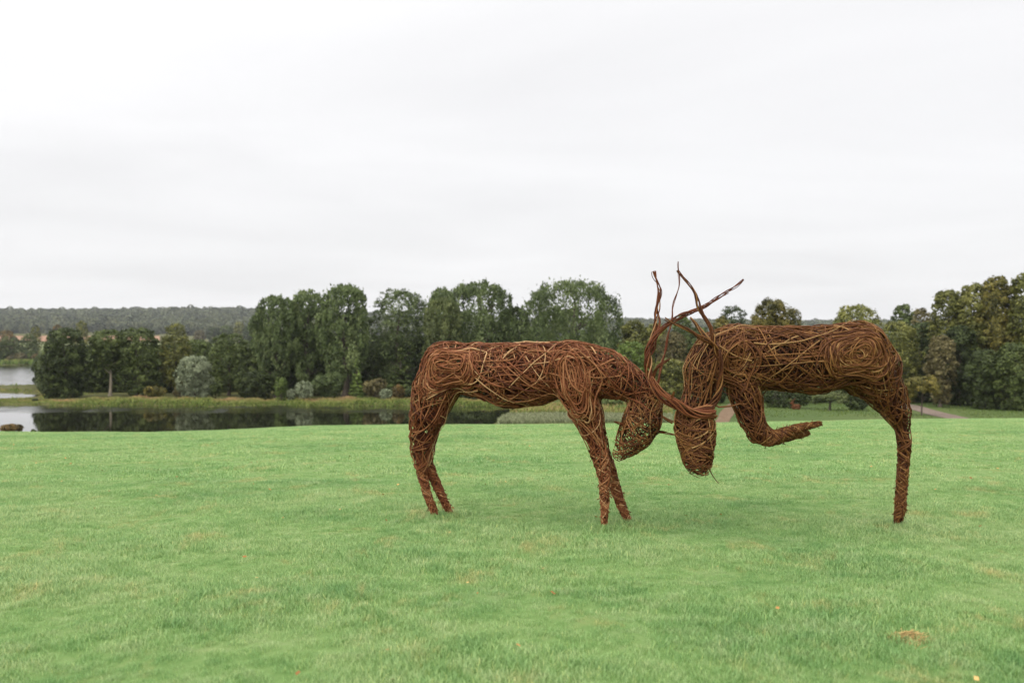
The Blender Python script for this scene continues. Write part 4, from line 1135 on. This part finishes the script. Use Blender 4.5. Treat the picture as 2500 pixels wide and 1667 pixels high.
part_mesh('foreleg', [fu, fr_, cr_, wr_], RODB, right)
nk = weave_part(RB, 'neck', 190, (.4, 1.0), .028, .7, .15, .28, .0070, rng, offs=(-.06, .014))
nk2 = weave_part(RB, 'neck', 50, (.2, .5), .028, 1.5, 1.0, .5, .0066, rng, offs=(-.05, -.01))
a_, nk = take(nk, 26)
o = part_mesh('neck', [nk, nk2], RODB, right); rods_out([a_], RODB, o, right)
h1 = weave_part(RB, 'head', 300, (.2, .7), .018, 2.0, 1.35, .28, .0062, rng, offs=(-.022, .008), local=True)
h2 = weave_part(RB, 'head', 60, (.15, .4), .02, 2, .4, .5, .0060, rng, offs=(-.012, .004), local=True)
tl = twisted(rng, [pt(z7, 700, 1330, HD - .14), pt(z7, 735, 1420, HD - .14), pt(z7, 770, 1475, HD - .14), pt(z7, 795, 1510, HD - .14)], .006, .002, 2, .0050)
part_mesh('head', [h1, h2, tl], RODB, right)
C0 = HD - .10
antler(right, 'antler', [
    (z7, [(560, 1085, C0 + .02), (680, 1072, C0), (745, 1030, C0 - .02), (790, 965, C0 - .03), (812, 880, C0 - .05), (812, 800, C0 - .08), (800, 710, C0 - .10), (775, 620, C0 - .10), (745, 540, C0 - .10), (700, 440, C0 - .09), (665, 360, C0 - .08), (630, 290, C0 - .06), (590, 220, C0 - .05), (533, 155, C0 - .03)], .027, .010, 9, .0070),
    (z7, [(790, 660, C0 - .10), (740, 605, C0 - .13), (670, 575, C0 - .17), (600, 540, C0 - .20), (520, 500, C0 - .24), (450, 462, C0 - .27)], .017, .008, 6, .0064),
    (z7, [(785, 650, C0 - .10), (725, 580, C0 - .04), (690, 545, C0), (655, 500, C0 + .02), (608, 460, C0 + .04)], .018, .011, 6, .0064),
], RODB, 15)
antler(right, 'antler', [
    (z7, [(760, 1060, C0), (680, 1075, C0 - .03), (600, 1052, C0 - .05), (530, 1010, C0 - .05), (460, 975, C0 - .05), (410, 930, C0 - .05), (372, 880, C0 - .04), (350, 840, C0 - .03)], .046, .028, 26, .0072),
    (z7, [(478, 990, C0 - .06), (492, 960, C0 - .10), (515, 930, C0 - .14)], .010, .005, 4, .0058),
    (z7, [(580, 1010, C0 - .02), (582, 975, C0), (583, 950, C0 + .02)], .008, .003, 3, .0052),
], ROD, 16)
ear(right, z7, [(500, 1130, HD), (450, 1105, HD), (430, 1080, HD)], 18, RODB, .014, .004, 5)

# longer tufts the mower leaves round the feet
fx, fy = [], []
for B_, names_ in ((LB, ('hind_leg', 'hind_leg_b', 'foreleg', 'foreleg_b')), (RB, ('hind_leg', 'hind_leg_b'))):
    for nm in names_:
        q = B_.B[np.nonzero(B_.part == nm)[0][-1]]
        for _ in range(34): fx.append(q[0] + RNG.normal() * .075); fy.append(q[1] + RNG.normal() * .075)
fx, fy = np.array(fx), np.array(fy)
gn_scatter('grass_tufts', near, np.stack([fx, fy, height(fx, fy)], 1), RNG.uniform(0, 6.28, len(fx)), RNG.uniform(1.1, 1.9, len(fx)), RNG.integers(0, 6, len(fx)))

# ---- far willow deer lying in the shade of the park trees
FB = Body(); dd = 133.0
def F_(px, py): return W(px, py, dd)
zg = gz(*G(1941, dd)); py0 = HY + (EYE - zg) / dd * F
FB.chain('torso', [(F_(1937, py0 - 8), .33), (F_(1950, py0 - 7), .32)])
FB.chain('neck', [(F_(1938, py0 - 9), .24), (F_(1935, py0 - 16), .15)])
FB.chain('head', [(F_(1935, py0 - 17), .15), (F_(1930, py0 - 16), .08)])
FB.chain('leg', [(F_(1937, py0 - 6), .14), (F_(1937, py0), .07)])
FB.chain('leg_b', [(F_(1951, py0 - 6), .14), (F_(1952, py0), .07)])
FB.done()
doe = link('deer_sculpture', None, loc=(G(1941, dd)[0], dd, zg)); tag(doe, 'tiny orange-brown willow deer in the shade of the distant park trees', 'sculpture')
for nm, part, k in (('torso', 'torso', 120), ('neck', 'neck', 40), ('head', 'head', 30), ('leg', 'leg', 25), ('leg', 'leg_b', 25)):
    s = weave_part(FB, part, k, (.3, .8), .06, 2, .5, .8, .022, rng, offs=(-.05, .01), local=True)
    part_mesh(nm, [s], ROD, doe, 4)
for sgn in (-1, 1):
    q = F_(1935, py0 - 18)
    s = twisted(rng, [q, q + np.array([.12 * sgn, 0, .25]), q + np.array([.3 * sgn, 0, .42]), q + np.array([.32 * sgn, 0, .62])], .03, .02, 3, .025)
    part_mesh('antler', [s], ROD, doe, 4)

# ---- torn tuft of dead turf in the right foreground
dx = gdist(2222, 1558); xt = (2222 - 1250) / F * dx
b = MB('dead_turf')
TURF = b.surf(b.bsdf(b.ramp(b.attr('tint'), [(0, (.10, .06, .02)), (.5, (.34, .21, .07)), (1, (.52, .40, .17))]), .85, .15))
r_ = np.random.default_rng(3); n = 420
X = xt + r_.normal(size=n) * .055; Y = dx + r_.normal(size=n) * .06
Z = height(X, Y) + .004 + .034 * r_.random(n) * np.exp(-((X - xt) ** 2 + (Y - dx) ** 2) / .006)
a = r_.normal(size=n) * .5 + 0.1; ln = r_.uniform(.03, .07, n)
T1 = np.stack([np.cos(a) * ln, np.sin(a) * ln, r_.uniform(-.1, .35, n) * ln], 1)
Wd = np.stack([-np.sin(a), np.cos(a), 0 * a], 1) * .0025
P0 = np.stack([X, Y, Z], 1)
V = np.stack([P0 - T1 / 2 - Wd, P0 - T1 / 2 + Wd, P0 + T1 / 2 + Wd * .5, P0 + T1 / 2 - Wd * .5], 1).reshape(-1, 3)
tf = link('dead_grass_tuft', mesh_np('dead_grass_tuft', V - np.array([xt, dx, 0]), np.arange(4 * n).reshape(-1, 4), attr={'tint': np.repeat(r_.random(n), 4)}), TURF, loc=(xt, dx, 0))
tag(tf, 'straw coloured torn tuft of dead grass on the lawn, right foreground', 'grass tuft')

b = MB('fallen_leaf')
FL = b.surf(b.bsdf(b.ramp(b.attr('tint'), [(0, (.16, .07, .02)), (.5, (.36, .19, .06)), (1, (.48, .33, .12))]), .8, .2))
n = 260; x, y = wedge(n, 4, 26); z = height(x, y) + .035
a = RNG.uniform(0, 6.28, n); s_ = RNG.uniform(.010, .024, n)
T1 = np.stack([np.cos(a) * s_, np.sin(a) * s_, RNG.uniform(-.5, .5, n) * s_], 1); T2 = np.stack([-np.sin(a) * s_ * .6, np.cos(a) * s_ * .6, RNG.uniform(-.4, .4, n) * s_], 1)
P0 = np.stack([x, y, z], 1)
V = np.stack([P0 - T1, P0 - T2, P0 + T1, P0 + T2], 1).reshape(-1, 3)
tag(link('fallen_leaves', mesh_np('fallen_leaves', V, np.arange(4 * n).reshape(-1, 4), attr={'tint': np.repeat(RNG.random(n), 4)}), FL), kind='stuff')

# ------------------------------------------------------------------ haze: one closed box of thin air
b = MB('thin_haze'); pv = b.n('ShaderNodeVolumePrincipled')
pv.inputs['Color'].default_value = (.86, .90, .96, 1); pv.inputs['Density'].default_value = .00006
pv.inputs['Anisotropy'].default_value = 0.0
b.L.new(pv.outputs[0], b.out.inputs['Volume'])
x0, x1, y0, y1, zl, zh = -4000, 4000, -4000, 4000, -16, 170
V = [(x0, y0, zl), (x1, y0, zl), (x1, y1, zl), (x0, y1, zl), (x0, y0, zh), (x1, y0, zh), (x1, y1, zh), (x0, y1, zh)]
Q = [(3, 2, 1, 0), (4, 5, 6, 7), (0, 1, 5, 4), (1, 2, 6, 5), (2, 3, 7, 6), (3, 0, 4, 7)]
hz = tag(link('haze', mesh_np('haze', V, Q), b.m), kind='stuff')
